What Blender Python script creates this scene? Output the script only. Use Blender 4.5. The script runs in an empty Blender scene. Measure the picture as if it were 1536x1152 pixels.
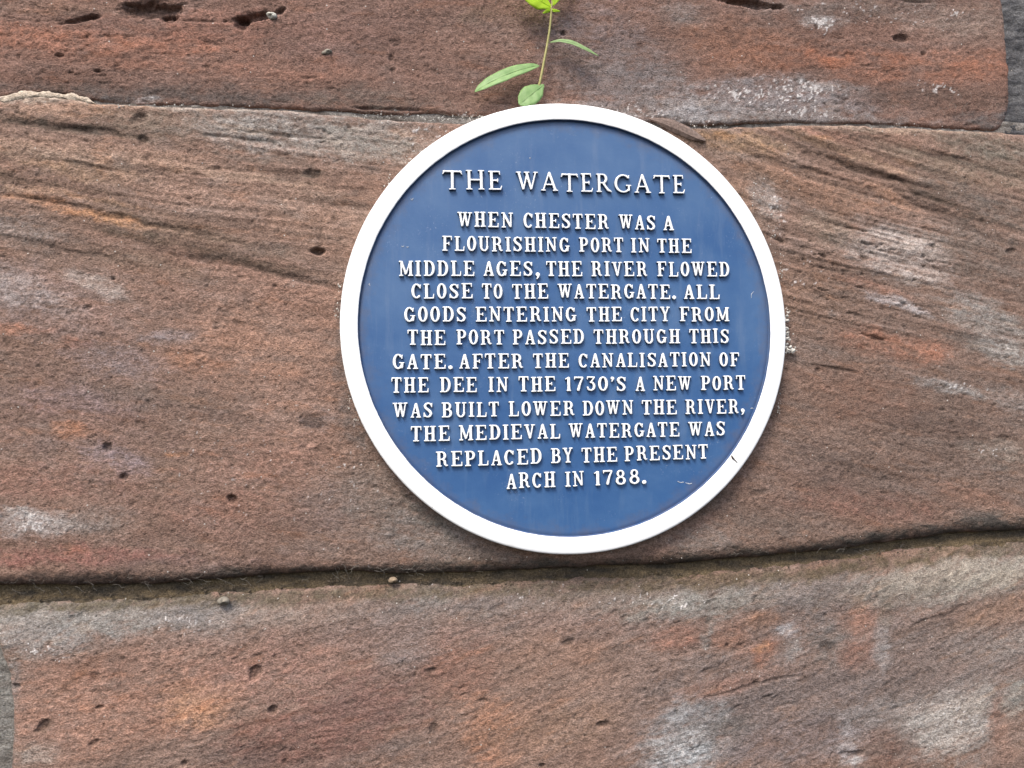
import bpy, math, random
import numpy as np
from mathutils import Vector, Matrix

random.seed(7)
rng = np.random.default_rng(11)
SC = bpy.context.scene
COL = SC.collection

# ------------------------------------------------------------------ camera
F_PX = 1109.0                      # focal length in photo pixels (photo 1536 wide)
YAW, PITCH, ROLL = 0.12609, 0.05388, -0.01943
CAM = np.array([-0.16795, -0.81642, -0.1072])
def cam_axes():
    fw = np.array([math.sin(YAW)*math.cos(PITCH), math.cos(YAW)*math.cos(PITCH), math.sin(PITCH)])
    r = np.array([math.cos(YAW), -math.sin(YAW), 0.0]); u = np.cross(r, fw)
    return r*math.cos(ROLL)+u*math.sin(ROLL), -r*math.sin(ROLL)+u*math.cos(ROLL), fw
CR, CU, CF = cam_axes()
cd = bpy.data.cameras.new('camera'); cam = bpy.data.objects.new('camera', cd); COL.objects.link(cam)
cd.sensor_width = 36.0; cd.lens = 36.0*F_PX/1536.0; cd.clip_start = 0.01; cd.clip_end = 200
cam.matrix_world = Matrix(((CR[0], CU[0], -CF[0], CAM[0]), (CR[1], CU[1], -CF[1], CAM[1]), (CR[2], CU[2], -CF[2], CAM[2]), (0, 0, 0, 1)))
SC.camera = cam

# ------------------------------------------------------------------ daylight (open shade under a bright hazy sky)
SUN_TO = Vector((-0.36, -0.62, 1.0)).normalized()
elev = math.asin(SUN_TO.z); azim = math.atan2(SUN_TO.x, SUN_TO.y)
w = bpy.data.worlds.new('World'); SC.world = w; w.use_nodes = True
nt = w.node_tree; nt.nodes.clear()
sky = nt.nodes.new('ShaderNodeTexSky'); sky.sky_type = 'NISHITA'; sky.sun_disc = False
sky.sun_elevation = elev; sky.sun_rotation = azim
sky.air_density = 1.0; sky.dust_density = 3.0; sky.ozone_density = 1.0
bg = nt.nodes.new('ShaderNodeBackground'); bg.inputs[1].default_value = 0.12
out = nt.nodes.new('ShaderNodeOutputWorld')
nt.links.new(sky.outputs[0], bg.inputs[0]); nt.links.new(bg.outputs[0], out.inputs[0])
sd = bpy.data.lights.new('sun', 'SUN'); sd.energy = 1.5; sd.angle = math.radians(20); sd.color = (1.0, 0.95, 0.87)
so = bpy.data.objects.new('sun', sd); COL.objects.link(so)
so.rotation_euler = (-SUN_TO).to_track_quat('-Z', 'Y').to_euler()
so.location = (-1, -2, 3)
SC.view_settings.view_transform = 'Standard'; SC.view_settings.look = 'None'
SC.view_settings.exposure = 1.34; SC.view_settings.gamma = 1.0

# ------------------------------------------------------------------ helpers
def wall_px(x, z, y=0.0):
    """photo-pixel survey coordinates of a point of the wall plane"""
    dx, dy, dz = x-CAM[0], y-CAM[1], z-CAM[2]
    d = dx*CF[0]+dy*CF[1]+dz*CF[2]
    return 768+F_PX*(dx*CR[0]+dy*CR[1]+dz*CR[2])/d, 576-F_PX*(dx*CU[0]+dy*CU[1]+dz*CU[2])/d
def wall_xz(px, py, y=0.0):
    a = (np.asarray(px, float)-768)/F_PX; b = (np.asarray(py, float)-576)/F_PX
    dx = CF[0]+a*CR[0]-b*CU[0]; dy = CF[1]+a*CR[1]-b*CU[1]; dz = CF[2]+a*CR[2]-b*CU[2]
    t = (y-CAM[1])/dy
    return CAM[0]+dx*t, CAM[2]+dz*t
def P3(px, py, y):
    x, z = wall_xz(px, py, y); return Vector((float(x), y, float(z)))

TAB = rng.random((512, 512)).astype(np.float32)
def vnoise(x, y, seed=0):
    x = np.asarray(x, np.float32)+seed*37.31+1000; y = np.asarray(y, np.float32)+seed*91.7+1000
    xi = np.floor(x).astype(np.int32); yi = np.floor(y).astype(np.int32)
    fx = x-xi; fy = y-yi
    fx = fx*fx*(3-2*fx); fy = fy*fy*(3-2*fy)
    x0 = xi & 511; x1 = (xi+1) & 511; y0 = yi & 511; y1 = (yi+1) & 511
    a = TAB[y0, x0]; b = TAB[y0, x1]; c = TAB[y1, x0]; d = TAB[y1, x1]
    return (a+(b-a)*fx+(c-a)*fy+(a-b-c+d)*fx*fy)*2-1
def fbm(x, y, seed=0, oc=4, g=0.5):
    s = 0; a = 1; t = 0
    for i in range(oc):
        f = 2.03**i
        c, sn = math.cos(i*0.9), math.sin(i*0.9)
        s = s+a*vnoise((x*c-y*sn)*f, (x*sn+y*c)*f, seed+i*7); t += a; a *= g
    return s/t
def sfbm(x, y, seed=0, oc=3, g=0.55):      # stretched noise: no rotation between octaves
    s = 0; a = 1; t = 0
    for i in range(oc):
        f = 2.1**i; s = s+a*vnoise(x*f, y*f, seed+i*5); t += a; a *= g
    return s/t
def sst(a, b, x):
    t = np.clip((x-a)/(b-a), 0, 1); return t*t*(3-2*t)
def lin(c):
    c = np.asarray(c, float)/255.0
    return np.where(c <= 0.04045, c/12.92, ((c+0.055)/1.055)**2.4)

def obj(name, me, mat=None, parent=None):
    o = bpy.data.objects.new(name, me); COL.objects.link(o)
    if mat and not me.materials: me.materials.append(mat)
    if parent: o.parent = parent
    return o
def thing(name, label, cat, loc=(0, 0, 0)):
    o = bpy.data.objects.new(name, None); COL.objects.link(o); o.location = loc
    o.empty_display_size = 0.05; o['label'] = label; o['category'] = cat
    return o
def mesh_arrays(name, V, quads, smooth=True, col=None):
    V = np.asarray(V, np.float32); quads = np.asarray(quads, np.int32)
    k = quads.shape[1]
    me = bpy.data.meshes.new(name)
    me.vertices.add(len(V)); me.vertices.foreach_set('co', V.ravel())
    me.loops.add(quads.size); me.loops.foreach_set('vertex_index', quads.ravel())
    me.polygons.add(len(quads))
    me.polygons.foreach_set('loop_start', np.arange(0, quads.size, k, dtype=np.int32))
    me.polygons.foreach_set('loop_total', np.full(len(quads), k, np.int32))
    me.polygons.foreach_set('use_smooth', np.full(len(quads), smooth))
    if col is not None:
        a = me.color_attributes.new('paint', 'FLOAT_COLOR', 'POINT')
        rgba = np.ones((len(V), 4), np.float32); rgba[:, :3] = col
        a.data.foreach_set('color', rgba.ravel())
    me.update(calc_edges=True)
    return me
def py_mesh(name, V, Fc, smooth=True):
    me = bpy.data.meshes.new(name); me.from_pydata([tuple(v) for v in V], [], Fc)
    if smooth:
        me.polygons.foreach_set('use_smooth', [True]*len(me.polygons))
    me.update(); return me
def grid_quads(nr, nc):
    i = np.arange(nr*nc).reshape(nr, nc)
    return np.stack([i[:-1, :-1], i[:-1, 1:], i[1:, 1:], i[1:, :-1]], -1).reshape(-1, 4)

# ------------------------------------------------------------------ materials
def new_mat(name):
    m = bpy.data.materials.new(name); m.use_nodes = True
    n = m.node_tree.nodes; l = m.node_tree.links
    return m, n, l, n['Principled BSDF']
def noise_node(n, l, vec, scale, detail=4, rough=0.6):
    t = n.new('ShaderNodeTexNoise'); t.inputs['Scale'].default_value = scale
    t.inputs['Detail'].default_value = detail; t.inputs['Roughness'].default_value = rough
    l.new(vec, t.inputs['Vector']); return t
def ramp(n, l, fac, p0, p1, c0=(0, 0, 0, 1), c1=(1, 1, 1, 1)):
    r = n.new('ShaderNodeValToRGB'); r.color_ramp.elements[0].position = p0; r.color_ramp.elements[1].position = p1
    r.color_ramp.elements[0].color = c0; r.color_ramp.elements[1].color = c1
    l.new(fac, r.inputs[0]); return r
def mix(n, l, mode, fac, a, b):
    x = n.new('ShaderNodeMix'); x.data_type = 'RGBA'; x.blend_type = mode
    for s, v in ((0, fac), (6, a), (7, b)):
        if isinstance(v, bpy.types.NodeSocket): l.new(v, x.inputs[s])
        else: x.inputs[s].default_value = v
    return x.outputs[2]

def stone_material(name='weathered_sandstone', tilt=0.2):
    m, n, l, b = new_mat(name)
    tc = n.new('ShaderNodeTexCoord'); at = n.new('ShaderNodeAttribute'); at.attribute_name = 'paint'
    mp = n.new('ShaderNodeMapping'); l.new(tc.outputs['Object'], mp.inputs[0])
    mp.inputs['Rotation'].default_value = (0, tilt, 0); mp.inputs['Scale'].default_value = (0.85, 1, 1.1)
    g1 = noise_node(n, l, mp.outputs[0], 620, 3, 0.65)       # sand grains
    g2 = noise_node(n, l, mp.outputs[0], 210, 4, 0.6)
    r1 = ramp(n, l, g1.outputs[0], 0.33, 0.68, (0.56, 0.54, 0.52, 1), (1.42, 1.44, 1.45, 1))
    r2 = ramp(n, l, g2.outputs[0], 0.3, 0.7, (0.78, 0.78, 0.78, 1), (1.22, 1.22, 1.22, 1))
    c = mix(n, l, 'MULTIPLY', 1.0, at.outputs['Color'], r1.outputs[0])
    c = mix(n, l, 'MULTIPLY', 1.0, c, r2.outputs[0])
    # pale quartz sparks and dark grains
    v = n.new('ShaderNodeTexVoronoi'); v.inputs['Scale'].default_value = 330; l.new(tc.outputs['Object'], v.inputs['Vector'])
    sp = n.new('ShaderNodeSeparateColor'); l.new(v.outputs['Color'], sp.inputs[0])
    pick = n.new('ShaderNodeMath'); pick.operation = 'GREATER_THAN'; pick.inputs[1].default_value = 0.993; l.new(sp.outputs[0], pick.inputs[0])
    near = n.new('ShaderNodeMath'); near.operation = 'LESS_THAN'; near.inputs[1].default_value = 0.26; l.new(v.outputs['Distance'], near.inputs[0])
    mm = n.new('ShaderNodeMath'); mm.operation = 'MULTIPLY'; l.new(pick.outputs[0], mm.inputs[0]); l.new(near.outputs[0], mm.inputs[1])
    c = mix(n, l, 'MIX', mm.outputs[0], c, (0.42, 0.38, 0.34, 1))
    l.new(c, b.inputs['Base Color'])
    b.inputs['Roughness'].default_value = 0.93; b.inputs['Specular IOR Level'].default_value = 0.25
    bp = n.new('ShaderNodeBump'); bp.inputs['Strength'].default_value = 1.0; bp.inputs['Distance'].default_value = 0.0015
    ad = n.new('ShaderNodeMath'); ad.operation = 'ADD'; l.new(g1.outputs[0], ad.inputs[0]); l.new(g2.outputs[0], ad.inputs[1])
    l.new(ad.outputs[0], bp.inputs['Height']); l.new(bp.outputs[0], b.inputs['Normal'])
    return m
STONE = stone_material()
STONE_UP = stone_material('weathered_sandstone_level', 0.05)
STONE_LOW = stone_material('weathered_sandstone_rising', -0.3)

def plain_mat(name, rgb, rough=0.8, bump=0.0005, scale=300, var=0.3):
    m, n, l, b = new_mat(name)
    tc = n.new('ShaderNodeTexCoord'); t = noise_node(n, l, tc.outputs['Object'], scale, 4)
    c0 = tuple(x*(1-var) for x in rgb)+(1,); c1 = tuple(min(1, x*(1+var)) for x in rgb)+(1,)
    r = ramp(n, l, t.outputs[0], 0.3, 0.7, c0, c1); l.new(r.outputs[0], b.inputs['Base Color'])
    b.inputs['Roughness'].default_value = rough
    bp = n.new('ShaderNodeBump'); bp.inputs['Distance'].default_value = bump; bp.inputs['Strength'].default_value = 0.7
    l.new(t.outputs[0], bp.inputs['Height']); l.new(bp.outputs[0], b.inputs['Normal'])
    return m

# ------------------------------------------------------------------ the wall: survey of joints (photo px -> wall plane)
def curve(pts):
    xs = [p[0] for p in pts]; ys = [p[1] for p in pts]
    def f(x, jit=0, seed=0):
        y = np.interp(x, xs, ys)
        if jit: y = y+jit*fbm(np.asarray(x)/26.0, np.zeros_like(x), seed, 4)
        return y
    return f
MID_TOP = curve([(-900, 130), (0, 152), (30, 146), (60, 143), (105, 147), (140, 156), (200, 160), (300, 163), (400, 166), (500, 173), (560, 180), (640, 184),
                 (720, 186), (850, 188), (1000, 192), (1060, 194), (1100, 192), (1200, 188), (1300, 191), (1400, 195), (1500, 200), (1536, 203), (2400, 245)])
UP_BOT = curve([(-900, 122), (0, 147), (30, 142), (60, 140), (105, 143), (140, 152), (200, 156), (300, 159), (400, 162), (500, 167), (560, 171), (640, 172),
                (720, 174), (850, 178), (1000, 185), (1060, 188), (1100, 187), (1200, 184), (1300, 186), (1400, 191), (1500, 195), (1536, 197), (2400, 238)])
MID_BOT = curve([(-900, 905), (0, 879), (100, 880), (240, 878), (300, 872), (400, 864), (520, 858), (600, 862), (700, 860), (800, 856), (880, 851), (1020, 846),
                 (1150, 835), (1250, 825), (1350, 812), (1450, 799), (1536, 796), (2400, 765)])
LOW_TOP = curve([(-900, 940), (0, 907), (100, 903), (240, 898), (340, 889), (440, 882), (520, 878), (620, 877), (720, 874), (800, 871), (900, 866), (1016, 861),
                 (1150, 849), (1250, 838), (1350, 825), (1450, 813), (1536, 811), (2400, 785)])
UPR = curve([(-500, 1506), (0, 1508), (60, 1513), (110, 1518), (150, 1518), (180, 1512), (200, 1500), (300, 1480)])  # x as function of y
LOL = curve([(800, -18), (930, -14), (985, 4), (1010, 14), (1060, 19), (1152, 17), (1600, 10)])

K_ALB = 1.0      # display colour -> albedo
# stone colour patches, with some painted shade along the joints: x, y, rx, ry, angle(deg, + = falling to the right), display rgb, strength
UPPER = [
 (1080, 172, 260, 20, 2, (126, 120, 116), .9), (930, 110, 130, 60, 10, (114, 102, 98), .6), (280, 138, 330, 16, 2, (92, 80, 74), .6),  # last band: soft shadow above the joint, painted into the stone
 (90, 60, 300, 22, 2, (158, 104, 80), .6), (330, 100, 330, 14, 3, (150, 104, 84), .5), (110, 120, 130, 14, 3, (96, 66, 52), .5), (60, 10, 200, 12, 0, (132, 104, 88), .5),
 (300, 40, 180, 30, 0, (146, 100, 82), .5), (520, 60, 140, 50, 0, (124, 94, 84), .6), (640, 90, 120, 60, 0, (118, 90, 78), .6), (250, 144, 320, 12, 2, (88, 76, 70), .75),  # last band deepens the painted shadow over the left joint
 (200, 150, 45, 6, 3, (170, 168, 166), .5), (560, 150, 130, 22, 4, (100, 86, 76), .5), (770, 60, 120, 60, 0, (122, 96, 84), .6), (730, 20, 40, 20, 0, (104, 84, 66), .4),
 (890, 60, 80, 60, 0, (116, 100, 96), .8), (940, 120, 90, 50, 0, (118, 106, 102), .8), (1030, 28, 50, 26, 10, (132, 122, 116), .5), (1110, 70, 110, 46, 4, (132, 92, 72), .75),
 (1290, 95, 180, 26, 6, (136, 92, 72), .75), (1460, 95, 110, 26, 3, (146, 98, 76), .75), (1240, 88, 60, 14, 8, (158, 100, 72), .55), (1160, 150, 180, 34, 2, (124, 116, 114), .85),
 (1060, 165, 90, 20, 2, (140, 134, 132), .7), (1230, 130, 60, 14, 0, (148, 144, 142), .5), (1400, 150, 140, 22, 2, (96, 76, 66), .7), (1380, 20, 180, 26, 3, (122, 104, 94), .7),
 (1230, 35, 40, 14, 8, (164, 160, 156), .6), (1460, 40, 90, 30, 0, (138, 114, 100), .6), (1190, 15, 80, 16, 5, (112, 96, 88), .6), (1450, 140, 60, 16, 0, (112, 84, 70), .5), (1480, 178, 50, 14, 0, (92, 88, 86), .7)]
MIDDLE = [
 (1200, 470, 60, 210, -6, (140, 114, 100), .6), (440, 560, 80, 170, 0, (150, 118, 102), .5), (330, 167, 300, 6, 2, (172, 156, 140), .75), (1280, 195, 260, 7, 2, (160, 138, 118), .7), (80, 460, 130, 60, 14, (138, 122, 118), .5),
 (230, 790, 320, 70, 0, (120, 92, 80), .5), (1430, 700, 200, 120, 10, (108, 92, 82), .5),
 (120, 316, 210, 6, 11, (88, 70, 56), .75), (290, 372, 260, 9, 13, (92, 76, 62), .7), (60, 276, 120, 5, 10, (94, 76, 60), .6), (430, 412, 130, 8, 12, (88, 74, 62), .6), (160, 372, 200, 6, 12, (96, 76, 64), .6),
 (330, 262, 240, 7, 9, (150, 124, 104), .6), (240, 346, 200, 5, 12, (160, 128, 104), .6), (100, 294, 160, 6, 10, (164, 130, 104), .7), (380, 240, 120, 5, 6, (104, 92, 82), .5), (500, 300, 90, 5, 8, (108, 92, 80), .5),
 (1380, 560, 330, 230, 0, (110, 92, 82), .6), (1230, 740, 260, 90, 0, (112, 92, 82), .4), (330, 480, 260, 110, 4, (146, 112, 96), .5), (130, 620, 170, 90, 0, (126, 100, 92), .4), (600, 800, 200, 70, 0, (118, 100, 90), .4),
 (90, 168, 130, 14, 2, (160, 126, 104), .8), (80, 190, 150, 8, 8, (84, 72, 60), .6), (220, 196, 90, 20, 8, (112, 98, 84), .6), (300, 190, 160, 20, 6, (128, 112, 98), .6),
 (430, 200, 150, 38, 5, (146, 138, 130), .85), (560, 215, 90, 34, 8, (142, 134, 124), .8), (600, 196, 60, 14, 0, (150, 140, 132), .6), (60, 230, 180, 16, 8, (152, 128, 108), .6), (210, 240, 210, 16, 8, (158, 128, 108), .6),
 (140, 262, 100, 16, 8, (164, 128, 98), .6), (90, 310, 160, 9, 12, (168, 122, 92), .7), (160, 328, 70, 8, 10, (172, 122, 80), .6), (300, 350, 200, 14, 14, (108, 90, 76), .6), (320, 300, 190, 30, 10, (150, 122, 106), .5),
 (470, 268, 20, 10, 0, (96, 86, 74), .6), (480, 330, 90, 50, 10, (150, 122, 104), .5), (30, 345, 80, 26, 12, (132, 120, 112), .6), (40, 440, 90, 26, 22, (146, 132, 126), .8), (150, 430, 60, 18, 22, (160, 148, 138), .55),
 (230, 400, 120, 18, 12, (120, 100, 84), .5), (380, 396, 130, 9, 12, (88, 74, 62), .55), (20, 492, 60, 9, 6, (168, 112, 84), .6), (115, 515, 28, 12, 6, (166, 112, 88), .6), (255, 538, 46, 16, 3, (164, 118, 90), .6), (260, 506, 50, 12, -8, (134, 124, 124), .6),
 (180, 540, 90, 26, 8, (132, 118, 116), .6), (390, 520, 120, 70, 4, (152, 114, 92), .6), (450, 460, 80, 60, 8, (148, 114, 96), .5), (120, 600, 120, 24, 6, (132, 110, 106), .6), (250, 600, 110, 22, 10, (118, 98, 86), .6), (330, 625, 120, 14, 12, (110, 88, 78), .5),
 (115, 648, 32, 16, 6, (170, 116, 84), .65), (50, 645, 30, 8, 0, (158, 112, 84), .4), (262, 680, 20, 6, 0, (176, 122, 84), .6), (60, 720, 160, 30, 0, (140, 98, 84), .4), (180, 690, 60, 20, 15, (134, 118, 120), .5), (400, 700, 120, 50, 0, (146, 108, 92), .5),
 (470, 635, 34, 20, 0, (104, 92, 88), .6), (490, 760, 60, 40, 0, (116, 100, 94), .5), (360, 770, 130, 40, 0, (132, 98, 84), .5), (60, 785, 90, 22, 4, (152, 144, 138), .75), (150, 785, 70, 26, 0, (134, 120, 110), .6), (40, 772, 30, 8, 10, (176, 170, 164), .6),
 (110, 835, 180, 18, 0, (140, 92, 82), .6), (130, 826, 24, 6, 0, (172, 116, 100), .35), (300, 845, 200, 14, -3, (110, 88, 80), .6), (640, 800, 110, 50, 20, (118, 106, 98), .85), (560, 720, 60, 70, 40, (112, 98, 88), .6), (640, 770, 60, 16, 40, (98, 92, 84), .6), (740, 836, 90, 20, 8, (106, 92, 82), .8),
 (520, 520, 16, 90, 0, (96, 88, 84), .6), (530, 640, 20, 60, -20, (98, 90, 86), .55), (1100, 215, 90, 18, 8, (146, 116, 88), .7), (1090, 205, 30, 6, 0, (184, 134, 86), .5), (1250, 205, 120, 12, 6, (150, 112, 94), .7), (1220, 212, 30, 6, 0, (176, 126, 84), .6),
 (1100, 235, 40, 10, 10, (150, 144, 136), .5), (1200, 280, 150, 26, 20, (142, 106, 84), .7), (1290, 240, 160, 8, 20, (152, 124, 102), .8), (1350, 225, 140, 8, 14, (80, 66, 56), .7), (1400, 250, 130, 18, 20, (136, 116, 98), .6), (1480, 225, 90, 20, 12, (122, 110, 96), .8),
 (1330, 270, 160, 12, 24, (90, 72, 60), .7), (1450, 300, 120, 26, 22, (108, 94, 84), .8), (1500, 260, 80, 20, 18, (126, 110, 94), .6), (1420, 310, 90, 8, 26, (82, 66, 54), .6), (1130, 300, 40, 60, 10, (136, 108, 88), .5), (1150, 300, 24, 40, -40, (148, 140, 134), .6),
 (1330, 300, 60, 10, 24, (160, 118, 92), .6), (1345, 380, 95, 48, 16, (156, 144, 136), .85), (1380, 365, 40, 20, 14, (172, 164, 156), .5), (1240, 340, 50, 28, 20, (136, 118, 102), .6), (1460, 380, 80, 50, 20, (112, 98, 88), .7), (1340, 456, 46, 9, 16, (170, 162, 160), .75), (1245, 472, 18, 8, 0, (132, 126, 122), .5),
 (1200, 440, 90, 60, 8, (126, 98, 80), .6), (1300, 430, 70, 10, 14, (142, 98, 78), .5), (1340, 520, 90, 24, 10, (138, 96, 76), .8), (1390, 530, 34, 16, 0, (156, 104, 80), .6), (1480, 480, 90, 30, 24, (138, 130, 122), .75), (1510, 530, 80, 22, 20, (152, 146, 138), .75), (1440, 505, 50, 10, 20, (84, 74, 66), .5),
 (1430, 585, 70, 10, 16, (146, 140, 134), .7), (1510, 600, 60, 20, 16, (132, 120, 112), .6), (1290, 600, 110, 50, 10, (122, 90, 74), .7), (1400, 640, 120, 24, 12, (98, 78, 68), .7), (1190, 620, 60, 80, 10, (118, 92, 78), .5), (1490, 680, 60, 22, 16, (130, 116, 104), .7), (1210, 720, 80, 60, 0, (112, 90, 80), .5),
 (1320, 715, 120, 8, 14, (86, 68, 58), .6), (1300, 760, 140, 26, 5, (126, 90, 76), .6), (1460, 745, 110, 18, 14, (124, 92, 76), .6), (1150, 790, 90, 30, -4, (110, 94, 84), .7), (1060, 810, 60, 26, -10, (116, 104, 96), .7), (1060, 760, 40, 12, -30, (90, 82, 72), .4), (1480, 780, 80, 16, 0, (98, 88, 80), .7),
 (60, 150, 110, 8, 0, (186, 170, 152), .7), (240, 872, 420, 16, 0, (80, 66, 58), .9), (650, 855, 420, 15, -1, (78, 70, 62), .9), (1060, 836, 160, 16, -4, (64, 56, 48), .8), (1260, 816, 150, 14, -7, (74, 66, 58), .85), (1460, 790, 150, 15, -5, (72, 66, 60), .85)]  # dark bands after the cream one: shade of the rounded underside, painted in
LOWER = [
 (700, 930, 500, 34, -3, (128, 112, 104), .5), (1400, 1010, 200, 120, -10, (128, 116, 108), .5),
 (120, 930, 340, 30, -3, (118, 114, 108), .85), (760, 905, 380, 20, -3, (116, 106, 98), .7), (1150, 890, 240, 30, -5, (120, 114, 106), .8), (1430, 868, 200, 44, -8, (132, 124, 112), .85), (16, 1070, 16, 110, 2, (112, 108, 104), .7), (1040, 1110, 90, 60, -14, (142, 140, 138), .7), (1400, 1070, 110, 60, -18, (140, 132, 124), .6), (1170, 1050, 200, 40, -14, (106, 96, 92), .6),
 (1250, 1010, 380, 170, -6, (116, 102, 96), .6), (480, 1110, 200, 60, -14, (118, 88, 78), .5), (1440, 1060, 120, 90, 0, (132, 122, 114), .5),
 (60, 925, 330, 26, -2, (128, 122, 114), .9), (300, 925, 90, 24, 0, (124, 118, 114), .7), (40, 960, 120, 30, 0, (130, 124, 118), .85), (10, 1040, 16, 90, 0, (112, 110, 106), .6), (420, 925, 160, 20, -5, (134, 116, 104), .6), (170, 1000, 150, 30, -10, (154, 116, 98), .6), (90, 1070, 90, 80, 0, (158, 118, 98), .65),
 (260, 1060, 150, 60, -12, (156, 116, 96), .7), (300, 1050, 60, 40, -15, (176, 130, 96), .6), (120, 1010, 70, 10, -35, (110, 78, 58), .5), (70, 1090, 24, 10, -40, (88, 72, 60), .6), (60, 1130, 40, 20, 0, (146, 140, 130), .5), (420, 1000, 160, 50, -12, (146, 110, 96), .6), (480, 1090, 160, 60, -18, (128, 92, 80), .75), (400, 1130, 90, 12, -24, (92, 76, 70), .6),
 (590, 950, 120, 40, 0, (132, 110, 100), .6), (620, 985, 50, 40, 0, (128, 114, 108), .6), (560, 1040, 100, 50, -12, (124, 92, 82), .6), (560, 1130, 80, 16, -14, (106, 90, 82), .6), (690, 1000, 70, 60, 0, (140, 102, 86), .6), (735, 1085, 60, 50, 0, (154, 110, 84), .7), (740, 1130, 40, 30, 0, (152, 108, 84), .5), (850, 1000, 110, 90, -8, (136, 108, 92), .7), (840, 1090, 110, 40, -10, (142, 112, 92), .6),
 (900, 930, 130, 30, 0, (124, 102, 92), .6), (700, 900, 170, 18, -4, (116, 104, 98), .8), (640, 892, 50, 18, 0, (122, 120, 114), .6), (960, 900, 160, 20, -4, (114, 100, 90), .7), (1010, 955, 50, 26, 0, (146, 104, 86), .6), (1100, 955, 30, 30, 0, (148, 108, 88), .6), (1146, 928, 30, 14, 0, (156, 112, 84), .6), (1146, 978, 24, 24, 0, (154, 104, 80), .65), (1142, 968, 14, 8, 0, (166, 122, 88), .5),
 (1060, 945, 10, 40, 0, (124, 122, 116), .6), (1180, 950, 22, 14, 0, (160, 158, 158), .7), (1190, 975, 14, 20, 0, (142, 140, 136), .5), (1060, 905, 140, 22, -5, (128, 124, 116), .8), (1240, 900, 130, 34, -4, (116, 104, 98), .8), (1245, 960, 40, 40, 0, (112, 104, 98), .7), (1288, 925, 36, 30, 0, (144, 106, 88), .65), (1282, 980, 30, 30, 0, (140, 98, 80), .6), (1318, 975, 16, 50, 0, (144, 138, 134), .6), (1325, 910, 14, 40, 5, (104, 92, 78), .5),
 (1420, 870, 160, 30, -8, (136, 128, 116), .85), (1500, 855, 90, 24, -6, (146, 138, 124), .7), (1400, 925, 90, 8, -22, (98, 80, 70), .6), (1490, 920, 90, 24, -20, (142, 112, 92), .7), (1480, 970, 100, 30, -16, (132, 122, 114), .7), (1400, 1000, 110, 44, -12, (116, 98, 90), .6), (1130, 1060, 160, 40, -12, (114, 100, 94), .75), (1080, 1030, 90, 14, -14, (132, 96, 82), .5), (1040, 1080, 60, 40, -20, (132, 130, 128), .75), (1020, 1125, 50, 40, 0, (156, 156, 154), .8), (1090, 1090, 50, 20, -16, (96, 90, 84), .5),
 (1200, 1110, 120, 40, -10, (116, 102, 98), .7), (1265, 1110, 16, 40, 0, (150, 146, 146), .6), (1275, 1134, 22, 6, 0, (176, 174, 170), .7), (1340, 1130, 50, 40, 0, (112, 80, 66), .7), (1420, 1085, 70, 50, -20, (160, 154, 146), .8), (1460, 1050, 60, 16, -30, (150, 142, 132), .6), (1500, 1080, 20, 60, 0, (138, 98, 80), .7), (1520, 1100, 40, 50, 0, (140, 112, 96), .6), (1310, 1065, 60, 20, -14, (134, 124, 118), .5), (1520, 1045, 24, 30, 10, (138, 134, 124), .6),
 (200, 905, 400, 9, -3, (86, 78, 62), .8), (700, 886, 500, 12, -3, (96, 84, 68), .8), (1050, 872, 250, 14, -5, (92, 78, 60), .8), (1300, 846, 200, 14, -8, (88, 76, 58), .8), (1500, 828, 120, 10, -5, (84, 72, 54), .7)]  # olive brown soil tone along the top edge, with overhang shade painted in
WHITE_SPOTS = [  # clusters of pale efflorescence grains: x, y, rx, ry, density
 (1210, 132, 60, 16, 1.0), (1215, 128, 22, 10, 1.6), (1230, 38, 26, 14, 1.5), (1150, 145, 120, 30, .7), (1395, 130, 40, 10, 1.2), (1432, 140, 16, 8, 1.3), (1215, 172, 60, 8, 1.2), (1435, 22, 20, 10, 1.4), (1300, 20, 120, 20, .4), (1100, 140, 60, 10, 1.0),
 (1040, 185, 60, 6, 1.0), (960, 170, 60, 20, .5), (600, 176, 90, 7, 1.4), (700, 178, 30, 8, 1.0), (205, 150, 24, 5, 1.3), (300, 162, 30, 3, 1.2), (1340, 456, 40, 6, 1.0), (1440, 582, 50, 8, .8), (1355, 190, 40, 4, 1.0), (1480, 680, 30, 12, .8),
 (640, 210, 40, 40, .7), (1160, 320, 14, 40, .8), (1010, 900, 60, 16, .5), (1180, 950, 18, 10, .9), (70, 790, 70, 14, .7), (1420, 1080, 60, 40, .5), (1020, 1120, 40, 30, .6), (1110, 1010, 60, 30, .2), (60, 970, 60, 26, .5), (270, 935, 60, 16, .5), (440, 700, 300, 100, .12), (1200, 430, 70, 60, .25), (830, 900, 300, 40, .15)]
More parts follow.
